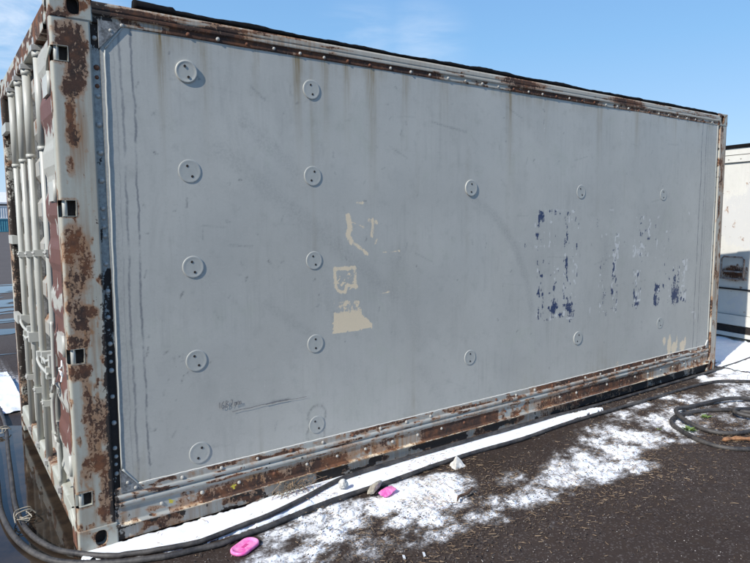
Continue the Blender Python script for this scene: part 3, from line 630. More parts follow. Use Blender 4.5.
bot_prof = resample([(PY+.006, .284), (.006, .282), (.006, .247)] + arcp(.232, .0125, .005) + arcp(.198, .0125, .005) + [(.006, .182), (.008, .178), (.008, .104), (-.004, .100), (-.010, .096), (-.010, .090), (.012, .085), (.016, .08), (.016, .012), (.07, .010)], .007)
def wear_bot(X, Y, Z, s):
    A = Z4(X); B = Z4(X)
    w = lambda f, g, sd: fbm(X*f, Z*g, sd)
    web = sst(.18-Z, 0, .006)*sst(Z, .094, .1); low = sst(.092-Z, 0, .006); fl = sst(Z, .244, .248); ridge = (1-web-low-fl).clip(0, 1)
    r1 = sst(X, .5, .66)*sst(1.62-X, 0, .15)*np.clip((.178-Z)/.085*0.9+.1, 0, 1)**.5
    r2 = sst(X, 2.05, 2.15)*sst(2.86-X, 0, .03)
    r3 = sst(X, 3.2, 3.9)*sst(4.62-X, 0, .1)
    scal = .35+.95*fbm(X*24, Z*12, 81)
    rr = web*np.maximum.reduce([r1*scal*1.25, r2*1.25*(.6+.5*w(12, 30, 82)), r3*(.35+.9*w(8, 20, 83)), .7*sst(w(9, 14, 84), .52, .7)])
    rr = np.maximum(rr, fl*np.maximum(sst(X, 3.0, 3.5)*sst(5.3-X, 0, .3)*(.4+.8*w(9, 30, 85)), .85*sst(w(7, 40, 86), .48, .62)))
    rr = np.maximum(rr, ridge*np.maximum(.75*sst(w(10, 60, 87), .58, .72), sst(X, 2.9, 3.5)*sst(4.6-X, 0, .5)*.55*w(8, 30, 88)*1.3))
    rr = np.maximum(rr, low*.75*sst(w(9, 18, 89), .42, .6))
    rr = np.maximum(rr, (web+ridge*.8+fl)*(.5+.18*sst(X, 2.6, 3.4))*sst(w(20, 30, 181), .52, .68))
    rr = np.maximum(rr, (web+fl*.9+low*.7)*sst(X, 3.0, 3.6)*sst(4.9-X, 0, .3)*(.45+.75*w(14, 24, 182)))
    rr = np.maximum(rr, (web*.9+low*.6)*sst(X, 4.9, 5.3)*.55*sst(w(14, 20, 183), .45, .6))
    lip = sst(.012-np.abs(Z-.095), 0, .006)
    A[..., 0] = np.clip(rr, 0, 1)
    A[..., 1] = np.clip(low*1.0*sst(w(8, 16, 91), .46, .62) + low*.95*sst(X, 2.9, 4.2)*(.35+.6*w(5, 10, 97)) + low*.7*sst(.35-X, 0, .1)*sst(Z, .06, .08) + web*r2*.55*w(6, 6, 92) + .45*sst(w(30, 30, 93), .6, .75)+.6*sst(.23-X, 0, .05), 0, 1)
    A[..., 2] = .62*lip*sst(w(12, 3, 94), .35, .6) + .5*fl*sst(Z, .276, .281)
    A[..., 3] = np.maximum(lip*1.2*sst(X, .6, .9)*sst(3.2-X, 0, .5), .9*web*sst(w(10, 5, 95), .38, .6))+.5*low+.5*ridge*sst(w(9, 9, 96), .45, .65)+.5*fl*sst(w(12, 9, 98), .4, .6)
    for cx, cz in ((.447, .140), (.436, .150), (.772, .140), (.786, .133), (1.5, .06)):
        for k in range(3):
            a = random.random()*3.14; B[..., 3] = np.maximum(B[..., 3], .9*sst(1-segd(X, Z, cx-.013*math.cos(a), cz-.010*math.sin(a), cx+.013*math.cos(a), cz+.010*math.sin(a))/.005, 0, .8)*(cx < 1.4))
    return A, B, None
sheet('bottom_side_rail', bot_prof, xs, M['rail'], wear_bot, axis='x')

# rivets: one object each
def dome(r, h):
    bm = bmesh.new(); rings = []
    for t in (1, .8, .45): rings.append([bm.verts.new((math.cos(k/10*6.2832)*r*t, -h*math.sqrt(max(0, 1-t*t)), math.sin(k/10*6.2832)*r*t)) for k in range(10)])
    c = bm.verts.new((0, -h, 0))
    for a, b in zip(rings[:-1], rings[1:]):
        for k in range(10): bm.faces.new((a[k], a[(k+1) % 10], b[(k+1) % 10], b[k]))
    for k in range(10): bm.faces.new((rings[-1][k], rings[-1][(k+1) % 10], c))
    bmesh.ops.recalc_face_normals(bm, faces=bm.faces); me = bpy.data.meshes.new('rivet'); bm.to_mesh(me); bm.free()
    me.polygons.foreach_set('use_smooth', [True]*len(me.polygons)); return me
rv = dome(.0098, .0075); rv.materials.append(M['rivet'])
rvr = rv.copy(); rvr.materials.clear(); rvr.materials.append(M['rust'])
def rivet(x, y, z, s=1., rusty=.1):
    o = link(bpy.data.objects.new('rivet', rvr if random.random() < rusty else rv), con)
    o.location = (x+random.uniform(-.002, .002), y+.0012, z+random.uniform(-.002, .002)); s *= random.uniform(.88, 1.1); o.scale = (s, s, s)
for i in range(17):
    z0 = 2.409-i*.1285; rivet(.187, .019, z0, 1.3, .02)
    if i in (2, 7, 12, 16): rivet(.187, .019, z0+.045, 1.0); rivet(.187, .019, z0+.085, 1.0)
for i in range(34): rivet(.613+i*.156, PY-.004, 2.492, 1.1, .3)
for i in range(26): rivet(.503+i*.2105, .006, .258, 1.15, .3)
for i in range(26): rivet(.392+i*.2105, .008, .150, 1.15, .2)
for x0, z0 in ((.303, 2.482), (.252, 2.45), (.233, .301), (.268, .268)): rivet(x0, PY-.006, z0, 1.1)
for i in range(15): rivet(5.909, .017, .42+i*.145, .9, .4)

# corner castings
def casting(x0, y0, z0, side_y=True, mirror_x=False, mirror_y=False, mat=None, wr=.35):
    lx, ly, lz = .178, .162, .118
    bm = bmesh.new(); box(bm, x0, x0+lx, y0, y0+ly, z0, z0+lz)
    bmesh.ops.bevel(bm, geom=list(bm.edges), offset=.007, segments=3, profile=.5, affect='EDGES')
    bmesh.ops.recalc_face_normals(bm, faces=bm.faces)
    me = bpy.data.meshes.new('corner_casting'); bm.to_mesh(me); bm.free(); o = bpy.data.objects.new('corner_casting', me); C.objects.link(o)
    cuts = []
    def cutter(cx, cy, cz, ax, ra, rb, dep):
        b = bmesh.new(); seg = 28; rings = []
        for d in (-dep, dep):
            rr = []
            for k in range(seg):
                t = k/seg*2*math.pi; c_, s_ = math.cos(t), math.sin(t)
                u = ra*math.copysign(abs(c_)**.75, c_); v = rb*math.copysign(abs(s_)**.75, s_)
                rr.append(b.verts.new({'y': (cx+u, cy+d, cz+v), 'x': (cx+d, cy+u, cz+v), 'z': (cx+u, cy+v, cz+d)}[ax]))
            rings.append(rr)
        b.faces.new(rings[0]); b.faces.new(rings[1][::-1])
        for k in range(seg): b.faces.new((rings[0][k], rings[1][k], rings[1][(k+1) % seg], rings[0][(k+1) % seg]))
        bmesh.ops.recalc_face_normals(b, faces=b.faces); m_ = bpy.data.meshes.new('c'); b.to_mesh(m_); b.free()
        q = bpy.data.objects.new('c', m_); C.objects.link(q); cuts.append(q)
    hx = x0+(.100 if not mirror_x else lx-.100); hy = y0+ly/2
    cutter(hx, y0 if not mirror_y else y0+ly, z0+lz/2+.001, 'y', .0275, .0385, .075)
    cutter(x0 if not mirror_x else x0+lx, hy, z0+lz/2, 'x', .033, .033, .06)
    cutter(x0+lx/2, hy, z0 if z0 < 1 else z0+lz, 'z', .055, .03, .05)
    for q in cuts:
        md = o.modifiers.new('b', 'BOOLEAN'); md.operation = 'DIFFERENCE'; md.object = q; md.solver = 'EXACT'
    dg = bpy.context.evaluated_depsgraph_get(); dg.update()
    me2 = bpy.data.meshes.new_from_object(o.evaluated_get(dg)); bpy.data.objects.remove(o)
    for q in cuts: bpy.data.objects.remove(q)
    bm = bmesh.new(); bm.from_mesh(me2); bmesh.ops.triangulate(bm, faces=[f for f in bm.faces if len(f.verts) > 4])
    for _ in range(2): bmesh.ops.subdivide_edges(bm, edges=[e for e in bm.edges if e.calc_length() > .02], cuts=1, use_grid_fill=False); bmesh.ops.triangulate(bm, faces=[f for f in bm.faces if len(f.verts) > 3])
    bm.to_mesh(me2); bm.free(); me2.name = 'corner_casting'
    co = np.zeros(len(me2.vertices)*3); me2.vertices.foreach_get('co', co); co = co.reshape(-1, 3)
    A = np.zeros((len(co), 4)); r1 = fbm(co[:, 0]*28+co[:, 1]*28, co[:, 2]*28, 101)
    dh = np.hypot((co[:, 0]-hx)/.0275, (co[:, 2]-z0-lz/2)/.0385)
    A[:, 0] = np.clip(wr*1.7*sst(r1, .42, .66) + .75*sst(1.55-dh, 0, .5)*(co[:, 1] < y0+.02)*(wr+.3), 0, 1)
    A[:, 1] = .9*sst(.98-dh, 0, .15)*(co[:, 1] > y0+.008)
    A[:, 3] = .5*sst(r1, .35, .6)
    me2.materials.clear(); setattr4(me2, 'wearA', A); mesh_obj('corner_casting', me2, mat or M['cream'], con)
casting(0, 0, 0, wr=.22); casting(0, 0, H-.118, wr=.55)
casting(LN-.178, 0, 0, mirror_x=True, wr=1.0); casting(LN-.178, 0, H-.118, mirror_x=True, wr=.75)
casting(0, WD-.162, 0, mirror_y=True, wr=.9); casting(0, WD-.162, H-.118, mirror_y=True, wr=1.1)
casting(LN-.178, WD-.162, 0, mirror_x=True, mirror_y=True); casting(LN-.178, WD-.162, H-.118, mirror_x=True, mirror_y=True)
for x0 in (0, LN-.178):
    for z0 in (.02, H-.1):
        bm = bmesh.new(); box(bm, x0+.02, x0+.158, .04, .14, z0, z0+.08); bmobj('casting_dark_fill', bm, M['darkhole'], con)  # dark block standing in for the shade inside the hollow casting

# roof, far side, rear, floor, left post, underside
bm = bmesh.new(); box(bm, .1, LN-.05, .06, WD-.02, 2.54, 2.568); bmobj('roof_panel', bm, M['trim'], con)
bm = bmesh.new(); box(bm, .17, LN-.17, WD-.03, WD-.01, .05, 2.55); bmobj('far_side_panel', bm, M['trim'], con)
bm = bmesh.new(); box(bm, LN-.05, LN-.03, .15, WD-.15, .05, 2.55); bmobj('rear_panel', bm, M['cream'], con)
bm = bmesh.new(); box(bm, LN-.06, LN-.004, .162, WD-.162, .0, .14); box(bm, LN-.06, LN-.004, .162, WD-.162, 2.45, 2.58); bmobj('rear_sill', bm, M['cream'], con)
bm = bmesh.new(); box(bm, .12, LN-.06, .05, WD-.04, .03, .16); bmobj('floor_frame', bm, M['darkhole'], con)
bm = bmesh.new(); box(bm, LN-.16, LN, WD-.1, WD, .118, H-.118); bmobj('corner_post', bm, M['cream'], con)
def wear_lpost(X, Y, Z, s):
    A = Z4(X); B = Z4(X)
    A[..., 1] = np.clip(.35+.65*fbm(X*20+Y*20, Z*3, 111), 0, 1)*(Y < WD-.08)
    A[..., 0] = np.clip(.9*sst(fbm(Y*20, Z*5, 112), .4, .6)+.5*sst(Z, 2.2, 2.4), 0, 1)*.8
    return A, B, None
lp = resample([(.16, WD-.095), (0.012, WD-.095), (0, WD-.083), (0, WD-.012), (.012, WD), (.165, WD)], .012)
sheet('corner_post', lp, zs, M['strip_cream'], wear_lpost)

# ---------------------------------------------------------------- door end
hd = resample([(.12, 2.452), (.0, 2.452), (-.002, 2.46), (-.002, 2.56), (.004, 2.572), (.12, 2.574)], .012)       # x,z
def door_beam(name, prof, mat, y0, y1, rf):
    ys = np.arange(y0, y1+.001, .012); P = np.zeros((len(prof), len(ys), 3)); P[..., 0] = prof[:, None, 0]; P[..., 2] = prof[:, None, 1]; P[..., 1] = ys[None]
    A = np.zeros(P.shape[:2]+(4,)); A[..., 0] = rf(P[..., 0], P[..., 1], P[..., 2]); grid(name, P, mat, con, A, np.zeros_like(A))
door_beam('door_header', hd, M['cream'], .16, WD-.16, lambda X, Y, Z: np.clip(1.05*sst(fbm(Y*9, Z*18, 121), .36, .55), 0, 1))
sl = resample([(.12, .075), (.01, .075), (.0, .083), (.0, .185), (.008, .195), (.12, .2)], .012)
door_beam('door_sill', sl, M['cream'], .15, WD-.15, lambda X, Y, Z: .7*sst(fbm(Y*9, Z*14, 122), .5, .65))
# fold of the header bracket behind the near post
bm = bmesh.new(); tube(bm, [(.002, .02, 2.345), (-.002, .09, 2.30), (.004, .15, 2.27)], .007, 8); bmobj('post_gusset', bm, M['cream'], con, True)
bm = bmesh.new(); v = [bm.verts.new(p) for p in ((0.002, .03, .30), (.002, .34, .17), (.002, .34, .11), (.002, .03, .235), (.012, .03, .30), (.012, .34, .17), (.012, .34, .11), (.012, .03, .235))]
for f in ((0, 1, 2, 3), (7, 6, 5, 4), (0, 4, 5, 1), (1, 5, 6, 2), (2, 6, 7, 3), (3, 7, 4, 0)): bm.faces.new([v[i] for i in f])
bmobj('sill_bracket', bm, M['cream'], con)
bm = bmesh.new(); tube(bm, [(.0, .10, .20), (.01, .05, .05)], .012, 8); tube(bm, [(-.002, .16, .17), (.01, .10, .03)], .01, 8); bmobj('sill_brace', bm, M['cream'], con, True)
bm = bmesh.new(); box(bm, -.004, .001, .035, .13, .018, .10); bmobj('casting_wear_plate', bm, M['rust'], con)

# two doors, ribbed, red primer showing at the hinge side
def door(y0, y1, seed):
    ys = np.arange(y0, y1, .012); zz = []; off = []
    per = .235; z = .20
    base = resample([(0, 0), (0, .075), (.035, .1175), (.035, .1925), (0, .235)], .012)
    while z < 2.44:
        for ox, oz in base[:-1]:
            if z+oz < 2.45: zz.append(z+oz); off.append(ox)
        z += per
    zz = np.array(zz); off = np.array(off)
    P = np.zeros((len(ys), len(zz), 3)); P[..., 1] = ys[:, None]; P[..., 2] = zz[None]; P[..., 0] = .055+off[None]*.8
    Y, Z = P[..., 1], P[..., 2]; A = Z4(Y); B = Z4(Y)
    A[..., 0] = np.clip(.6*sst(fbm(Y*14, Z*8, seed), .6, .75), 0, 1)
    o = grid('door', P, M['door'], con, A, B, smooth=False, flip=True)
    bm = bmesh.new(); box(bm, .045, .075, y0-.004, y0+.02, .19, 2.45); box(bm, .045, .075, y1-.02, y1+.004, .19, 2.45)
    bmobj('gasket', bm, M['grimy'], o)
    return o
d1 = door(.17, 1.16, 131); d2 = door(1.17, WD-.17, 132)
# red-primed hinge leaves with torn white paint between them
def wear_hinge(P):
    Y, Z = P[..., 1], P[..., 2]; A = Z4(Y); A[..., 0] = .5*sst(fbm(Y*30, Z*14, 141), .58, .72); return A
zz = resample([(0, z_) for z_ in (.31, 2.40)], .01)[:, 1]
ys = np.arange(.072, .43, .008); P = np.zeros((len(ys), len(zz), 3)); P[..., 1] = ys[:, None]
ph = (zz % .23)/.23; dep = np.where(ph < .32, 0, np.where(ph < .5, (ph-.32)/.18, np.where(ph < .82, 1, (1-ph)/.18)))
P[..., 2] = zz[None]; P[..., 0] = .001 + .012*dep[None]+.004*(ys[:, None]-.07)
Y, Z = P[..., 1], P[..., 2]; A = Z4(Y); B = Z4(Y)
wn = (fbm(Y*18, Z*9, 143)-.5)*.16
wht = np.maximum.reduce([sst(.055-np.abs(Z+wn-1.20), 0, .03), sst(.17-np.abs(Z+wn-1.86), 0, .04), sst(.06-np.abs(Z+wn-.70), 0, .03), sst(.10-np.abs(Z+wn-2.33), 0, .03), sst(.12-np.abs(Z+wn-.36), 0, .03), .9*sst(fbm(Y*16, Z*7, 144), .62, .68)])
tear = 1-wht
A[..., 2] = 0; B[..., 1] = np.clip(1-tear, 0, 1)*.95
grid('hinge_channel', P, None, con, A, B, smooth=False, flip=True).data.materials.append(painted('primer_paint', (.125, .052, .038), .6, .9, .5, .3, whitec=(.36, .36, .325)))
for hz in (2.20, 1.72, 1.0, .42):
    hb = bmesh.new(); box(hb, -.008, .020, .075, .24, hz-.045, hz+.045); hg = bmobj('hinge', hb, M['rod'], con, bevel=.004)
    kb = bmesh.new(); tube(kb, [(.0, .075, hz-.05), (.0, .075, hz+.05)], .012, 12); bmobj('hinge_knuckle', kb, M['rod'], hg, True)

# lock rods
def rodset(y, zt, first, hz):
    bm = bmesh.new(); tube(bm, [(.012, y, .16), (.012, y, zt)], .019, 16)
    rod = bmobj('lock_rod', bm, M['rod'], con, True)
    bm = bmesh.new(); tube(bm, [(.012, y, zt-.50), (.012, y, zt-.05)], .0225, 18); tube(bm, [(.012, y, zt-.515), (.012, y, zt-.495)], .026, 18); tube(bm, [(.012, y, zt-.06), (.012, y, zt-.035)], .027, 18)
    bmobj('rod_sleeve', bm, M['rod'], rod, True)
    bm = bmesh.new(); box(bm, -.018, .042, y-.028, y+.028, zt-.03, zt-.005); box(bm, -.006, .03, y-.014, y+.03, zt-.02, zt+.035); bmobj('cam_head', bm, M['metal'], rod, bevel=.004)
    bm = bmesh.new(); box(bm, -.018, .042, y-.028, y+.028, .150, .178); box(bm, -.006, .03, y-.014, y+.03, .115, .165); bmobj('cam_head', bm, M['metal'], rod, bevel=.004)
    for kz in (1.42-.02*first, .52):
        bm = bmesh.new(); box(bm, -.008, .045, y-.030, y+.030, kz-.018, kz+.018); bmobj('rod_bracket', bm, M['rod'], rod, bevel=.006)
        for s in (-1, 1):
            bm = bmesh.new(); tube(bm, [(-.006, y+s*.024, kz), (-.014, y+s*.024, kz)], .007, 8); bmobj('bracket_bolt', bm, M['metal'], rod, True)
    # handle hub and lever
    bm = bmesh.new(); box(bm, -.022, .040, y-.026, y+.026, hz-.03, hz+.03); hub = bmobj('handle_hub', bm, M['rod'], rod, bevel=.006)
    s = 1 if first % 2 == 0 else -1
    bm = bmesh.new(); tube(bm, spline([(-.016, y, hz), (-.024, y+s*.05, hz-.01), (-.018, y+s*.11, hz-.035), (-.012, y+s*.25, hz-.04), (-.012, y+s*.34, hz-.04)], 5), .0085, 10); bmobj('handle', bm, M['rod'], rod, True)
    bm = bmesh.new(); box(bm, -.018, .04, y+s*.30-.02, y+s*.30+.02, hz-.07, hz-.005); bmobj('handle_retainer', bm, M['rod'], rod, bevel=.004)
for i, (y, zt) in enumerate(((.47, 2.452), (.93, 2.452), (1.28, 2.452), (1.68, 2.452))): rodset(y, zt, i, (.86, .80, .86, .92)[i])
bm = bmesh.new(); tube(bm, spline([(-.01, .36, 1.08), (-.012, .37, .90), (-.014, .38, .74), (-.02, .42, .64), (-.02, .42, .50), (-.012, .38, .42), (-.012, .36, .24)], 6), .010, 10); bmobj('latch_bar', bm, M['rod'], con, True)
bm = bmesh.new(); tube(bm, spline([(-.02, .30, .80), (-.035, .28, .76), (-.03, .33, .73), (-.02, .36, .76), (-.02, .30, .80)], 5), .008, 8); tube(bm, [(-.012, .30, .78), (.02, .30, .70)], .01, 8); bmobj('latch_hook', bm, M['rod'], con, True)
for zz_ in (1.45, .88): 
    bm = bmesh.new(); box(bm, -.012, .02, 1.97, WD-.10, zz_-.03, zz_+.03); bmobj('side_catch', bm, M['rod'], con, bevel=.005)
bm = bmesh.new(); box(bm, -.012, .02, 1.93, WD-.09, 2.2, 2.26); bmobj('side_catch', bm, M['rod'], con, bevel=.005)
# ribbon seal
seal = empty('cable_seal', (-.015, .06, .90), 0, 'white twisted plastic seal tied by the third post opening', 'seal')
bm = bmesh.new()
tube(bm, spline([(0, .03, .03), (-.01, -.02, .01), (-.012, .04, -.01), (-.005, -.01, -.035), (0, .05, -.05), (-.01, .01, -.065)], 6), .0042, 6); bmobj('tie', bm, M['sealm'], seal, True)
bm = bmesh.new(); box(bm, -.014, -.008, -.03, .012, -.03, -.012); bmobj('tie_tag', bm, M['sealm'], seal)

# ================================================================== rubber strip lying on the roof edge
xs2 = np.linspace(.365, 5.93, 420); bm = bmesh.new(); rings = []
for i, x0 in enumerate(xs2):
    t = float(fbm(np.array(x0*3.2), np.array(1.), 151)); t2 = float(fbm(np.array(x0*11), np.array(4.), 152))
    hgt = .025+.010*(t-.5)*2+.006*(t2-.5)*2 + (.012 if x0 < .56 else 0); y0 = .012+.008*(t-.5); wd = .05
    if x0 > 5.85: hgt *= (5.94-x0)/.09
    pr = [(y0, 2.5735), (y0-.004, 2.574+hgt*.3), (y0+.002, 2.574+hgt*.8), (y0+.012, 2.574+hgt), (y0+wd-.01, 2.574+hgt*.95), (y0+wd, 2.574+hgt*.4), (y0+wd, 2.5735)]
    rings.append([bm.verts.new((x0, a, b)) for a, b in pr])
for a, b in zip(rings[:-1], rings[1:]):
    for k in range(len(a)): bm.faces.new((a[k], b[k], b[(k+1) % len(a)], a[(k+1) % len(a)]))
bm.faces.new(rings[0]); bm.faces.new(rings[-1][::-1])
tag(bmobj('rubber_strip', bm, M['blackrubber'], smooth=True), 'black rubber strip lying along the top edge of the container roof', 'strip')

# ================================================================== hoses
def ground_z(x, y):
    if x > 7.5 or y > 2.5: return 0.
    a, b = snow_mask(np.array([x]), np.array([y])); return .026*float(a[0] > .3)*min(1, float(a[0])) + .012*float(b[0])
def hose(name, pts, r, label, cat='hose', lift=None, seed=0):
    q = []
    for i, (x, y) in enumerate(pts):
        if 0 <= x <= 6.06: y = min(y, -.022)
        q.append((x, y, r-.005 + (lift[i] if lift else 0)))
    P = spline(q, 12); P = [Vector((p.x, p.y+(float(fbm(np.array(p.x*2.5), np.array(p.y*2.5), seed))-.5)*.012*(1 if p.x > .3 else 0), p.z+ground_z(p.x, p.y)*.75)) for p in P]
    zz_ = np.array([p.z for p in P]); k_ = 15; zs_ = np.convolve(np.pad(zz_, k_//2, mode='edge'), np.ones(k_)/k_, 'valid')
    for p, z_ in zip(P, zs_): p.z = z_
    bm = bmesh.new(); tube(bm, P, r, 12); return tag(bmobj(name, bm, M['hose'], smooth=True), label, cat)
HU = [(9.3, .45), (8.3, .25), (7.408, 0.053), (6.829, -0.002), (6.353, -0.03), (5.878, -0.036), (5.568, -0.03), (5.215, -.028), (4.659, -0.03), (4.261, -0.03), (3.595, -0.03), (3.163, -0.03), (2.488, -.026), (1.918, -.026), (1.564, -0.03), (1.373, -0.06), (1.093, -0.152), (0.886, -0.207), (0.742, -0.22), (0.603, -0.23), (0.467, -0.226), (0.332, -0.194), (0.194, -0.138), (0.079, -0.085), (-0.074, 0.10), (-0.168, 0.383), (-0.19, 0.751), (-0.165, 1.284), (-0.139, 1.767), (-0.11, 2.229), (-0.10, 2.613), (-0.12, 3.189), (-0.25, 3.983), (-.8, 4.6), (-1.6, 4.8)]
HL = [(8.5, -1.5), (7.2, -1.1), (6.3, -.75), (5.942, -0.609), (5.793, -0.452), (5.559, -0.277), (5.302, -0.218), (4.943, -0.202), (4.579, -0.204), (3.895, -0.184), (3.355, -0.178), (2.847, -0.201), (2.296, -0.186), (1.728, -0.218), (1.375, -0.228), (1.052, -0.26), (0.846, -0.283), (0.682, -0.294), (0.574, -0.304), (0.449, -0.28), (0.28, -0.243), (0.069, -0.141), (-0.119, 0.028), (-0.225, 0.331), (-0.262, 0.732), (-0.243, 1.234), (-0.221, 1.946), (-.3, 2.7), (-.6, 3.4), (-1.3, 3.9)]
hose('hose', HU, .0135, 'black hose running along the foot of the container, nearest the bottom rail', seed=161)
hose('hose', HL, .0145, 'black hose lying on the snow, the outer one away from the rail', seed=162)
CO = [(5.9, -1.1), (5.414, -0.937), (5.063, -0.886), (4.893, -0.843), (4.787, -0.813), (4.661, -0.817), (4.60, -0.876), (4.63, -1.0), (4.52, -1.096), (4.30, -1.085), (4.154, -1.015), (4.092, -0.916), (4.111, -0.766), (4.174, -0.639), (4.298, -0.547), (4.457, -0.536), (4.70, -0.56), (4.95, -0.63), (5.15, -0.76), (5.2, -0.98), (5.0, -1.2), (4.66, -1.30), (4.315, -1.291), (4.005, -1.272), (3.851, -1.156), (3.828, -0.999), (3.904, -0.83), (4.018, -0.669), (4.195, -0.595), (4.337, -0.607), (4.52, -0.64), (4.70, -0.74), (4.80, -0.9), (4.75, -1.05), (4.583, -1.16), (4.4, -1.22)]
LF = [0, 0, 0, .0, .01, .03, .03, .012, .004, 0, 0, .0, .01, .028, .028, .012, .006, .026, .01, 0, 0, 0, 0, 0, 0, 0, 0, 0, 0, .0, .0, 0, 0, .01, .026, .0]
hose('hose_coil', CO, .0165, 'loosely coiled black hose with green weeds inside it', 'hose', LF, seed=163)
# loose ties round the hoses at the puddle
for (cx, cy), lab in (((-.17, .56), 'pale tie knotted round the hose over the puddle'), ((-.14, 2.2), 'grey tie round the hose at the far end of the door')):
    bm = bmesh.new()
    for k in range(3):
        a = [(cx+random.uniform(-.05, .05), cy+random.uniform(-.10, .10), .012+random.uniform(.0, .03)) for _ in range(5)]
        tube(bm, spline(a, 6), .0028, 6)
    tube(bm, spline([(cx-.04, cy, .02), (cx-.03, cy, .045), (cx+.03, cy+.02, .045), (cx+.06, cy+.02, .015)], 5), .004, 6)
    tag(bmobj('hose_tie', bm, M['ragm'], smooth=True), lab, 'tie')

# ================================================================== small litter things
def rounded(bm, lx, ly, r, z0, z1, inset=0, seg=6):
    pts = []
    for sx, sy, a0 in ((1, 1, 0), (-1, 1, 90), (-1, -1, 180), (1, -1, 270)):
        for k in range(seg+1):
            a = R(a0+90*k/seg); pts.append((sx*(lx/2-r)+(r-inset)*math.cos(a), sy*(ly/2-r)+(r-inset)*math.sin(a)))
    return pts
dish = empty('pink_dish', (.665, -.393, .004), R(28), 'flat pink oval plastic dish lying beside the hose at the bottom', 'dish')
bm = bmesh.new(); levels = [(0, -.004, 0), (0, .008, 0), (.004, .012, 0), (.010, .012, 0), (.014, .007, 0), (.03, .006, 0)]; rg = []
for ins, z0, _ in levels: rg.append([bm.verts.new((a, b, z0)) for a, b in rounded(bm, .16, .092, .042, 0, 0, ins)])
bm.faces.new(rg[0][::-1]); bm.faces.new(rg[-1])
for a, b in zip(rg[:-1], rg[1:]):
    for k in range(len(a)): bm.faces.new((a[k], a[(k+1) % len(a)], b[(k+1) % len(a)], b[k]))
bmobj('tray', bm, M['pink'], dish, True)
bm = bmesh.new()
for k in range(4): box(bm, -.018+k*.010, -.012+k*.010, -.008, .008, .0062, .0075)
bmobj('mark', bm, M['pinkdark'], dish)
def crumple(name, loc, sx, sy, sz, mat, label, cat, seed, nb=3, flat=0., rz=0):
    bm = bmesh.new(); bmesh.ops.create_icosphere(bm, subdivisions=nb, radius=1)
    rr = random.Random(seed)
    offs = [Vector((rr.uniform(-1, 1), rr.uniform(-1, 1), rr.uniform(-1, 1))).normalized() for _ in range(14)]
    for v in bm.verts:
        d = v.co.normalized(); k = min(1, min((1.0/(max(.05, d.dot(o_))) * (.55+.3*((i*37) % 10)/10)) for i, o_ in enumerate(offs) if d.dot(o_) > .05))
        k *= rr.uniform(.93, 1.07)
        v.co = Vector((d.x*k*sx, d.y*k*sy, max(-.3, d.z*k)*sz))
    o = bmobj(name, bm, mat); o.location = loc; o.rotation_euler = (0, 0, rz); return tag(o, label, cat)
crumple('pink_cloth', (1.56, -.335, .022), .085, .045, .024, M['pink'], 'crumpled bright pink cloth on the snow beside the hose', 'cloth', 3, rz=.3)
crumple('rag', (1.53, -.262, .03), .085, .035, .035, M['ragm'], 'crumpled taupe rag behind the pink cloth against the hose', 'rag', 5, rz=.5)
crumple('paper_wad', (1.385, -.155, .04), .035, .028, .04, M['paper'], 'crumpled grey paper wad between the two hoses', 'paper', 9)
# folded paper wedge
bm = bmesh.new(); pk = bm.verts.new((.022, .012, .062)); bs = [bm.verts.new(p) for p in ((-.055, -.03, 0), (.045, -.045, 0), (.055, .02, 0), (-.02, .045, 0))]
for i in range(4): bm.faces.new((bs[i], bs[(i+1) % 4], pk))
bm.faces.new(bs[::-1]); bmesh.ops.triangulate(bm, faces=bm.faces[:]); bmesh.ops.subdivide_edges(bm, edges=bm.edges[:], cuts=3, use_grid_fill=True)
for v in bm.verts: v.co += Vector((random.uniform(-1, 1), random.uniform(-1, 1), random.uniform(-.6, .6)))*.0042
o = bmobj('paper_cup', bm, M['paper']); o.location = (2.17, -.27, .0); o.rotation_euler = (0, 0, .25)
tag(o, 'white torn paper cone standing on the brown soil beside the hose', 'paper')
bm = bmesh.new(); tube(bm, spline([(-.09, -.01, .014), (-.04, .01, .018), (.03, .0, .016), (.10, .02, .02)], 4), .007, 7, rfun=lambda i: .004+.005*math.sin(min(1, i/12*1.0)*3.0))
o = bmobj('stick', bm, M['twig'], smooth=True); o.location = (1.9, -.63, .004); o.rotation_euler = (0, 0, R(12)); tag(o, 'short dark stick lying at the edge of the snow', 'stick')
bm = bmesh.new(); tube(bm, spline([(-.2, 0, .015), (-.1, .01, .02), (.05, -.01, .018), (.22, .015, .02)], 4), .016, 7, rfun=lambda i: .008+.010*abs(math.sin(i*1.1)))
o = bmobj('wood_scrap', bm, M['orange']); o.location = (4.14, -1.17, .002); o.rotation_euler = (0, 0, R(-32)); tag(o, 'orange brown scrap of wood inside the hose coil', 'wood')
for lx_, ly_, lab in ((1.226, -.933, 'small white scrap at the lower left of the straw'), (1.318, -.969, 'small upright white scrap beside the straw')):
    bm = bmesh.new(); v = [bm.verts.new(p) for p in ((-.008, 0, 0), (.007, .002, 0), (.009, .014, .012), (-.004, .016, .017), (-.006, .004, 0), (.008, .006, 0))]
    bm.faces.new((v[0], v[1], v[2], v[3])); bm.faces.new((v[5], v[4], v[3], v[2])); bm.faces.new((v[4], v[0], v[3])); bm.faces.new((v[1], v[5], v[2])); o = bmobj('paper_scrap', bm, M['sealm']); o.location = (lx_, ly_, .002); tag(o, lab, 'scrap')
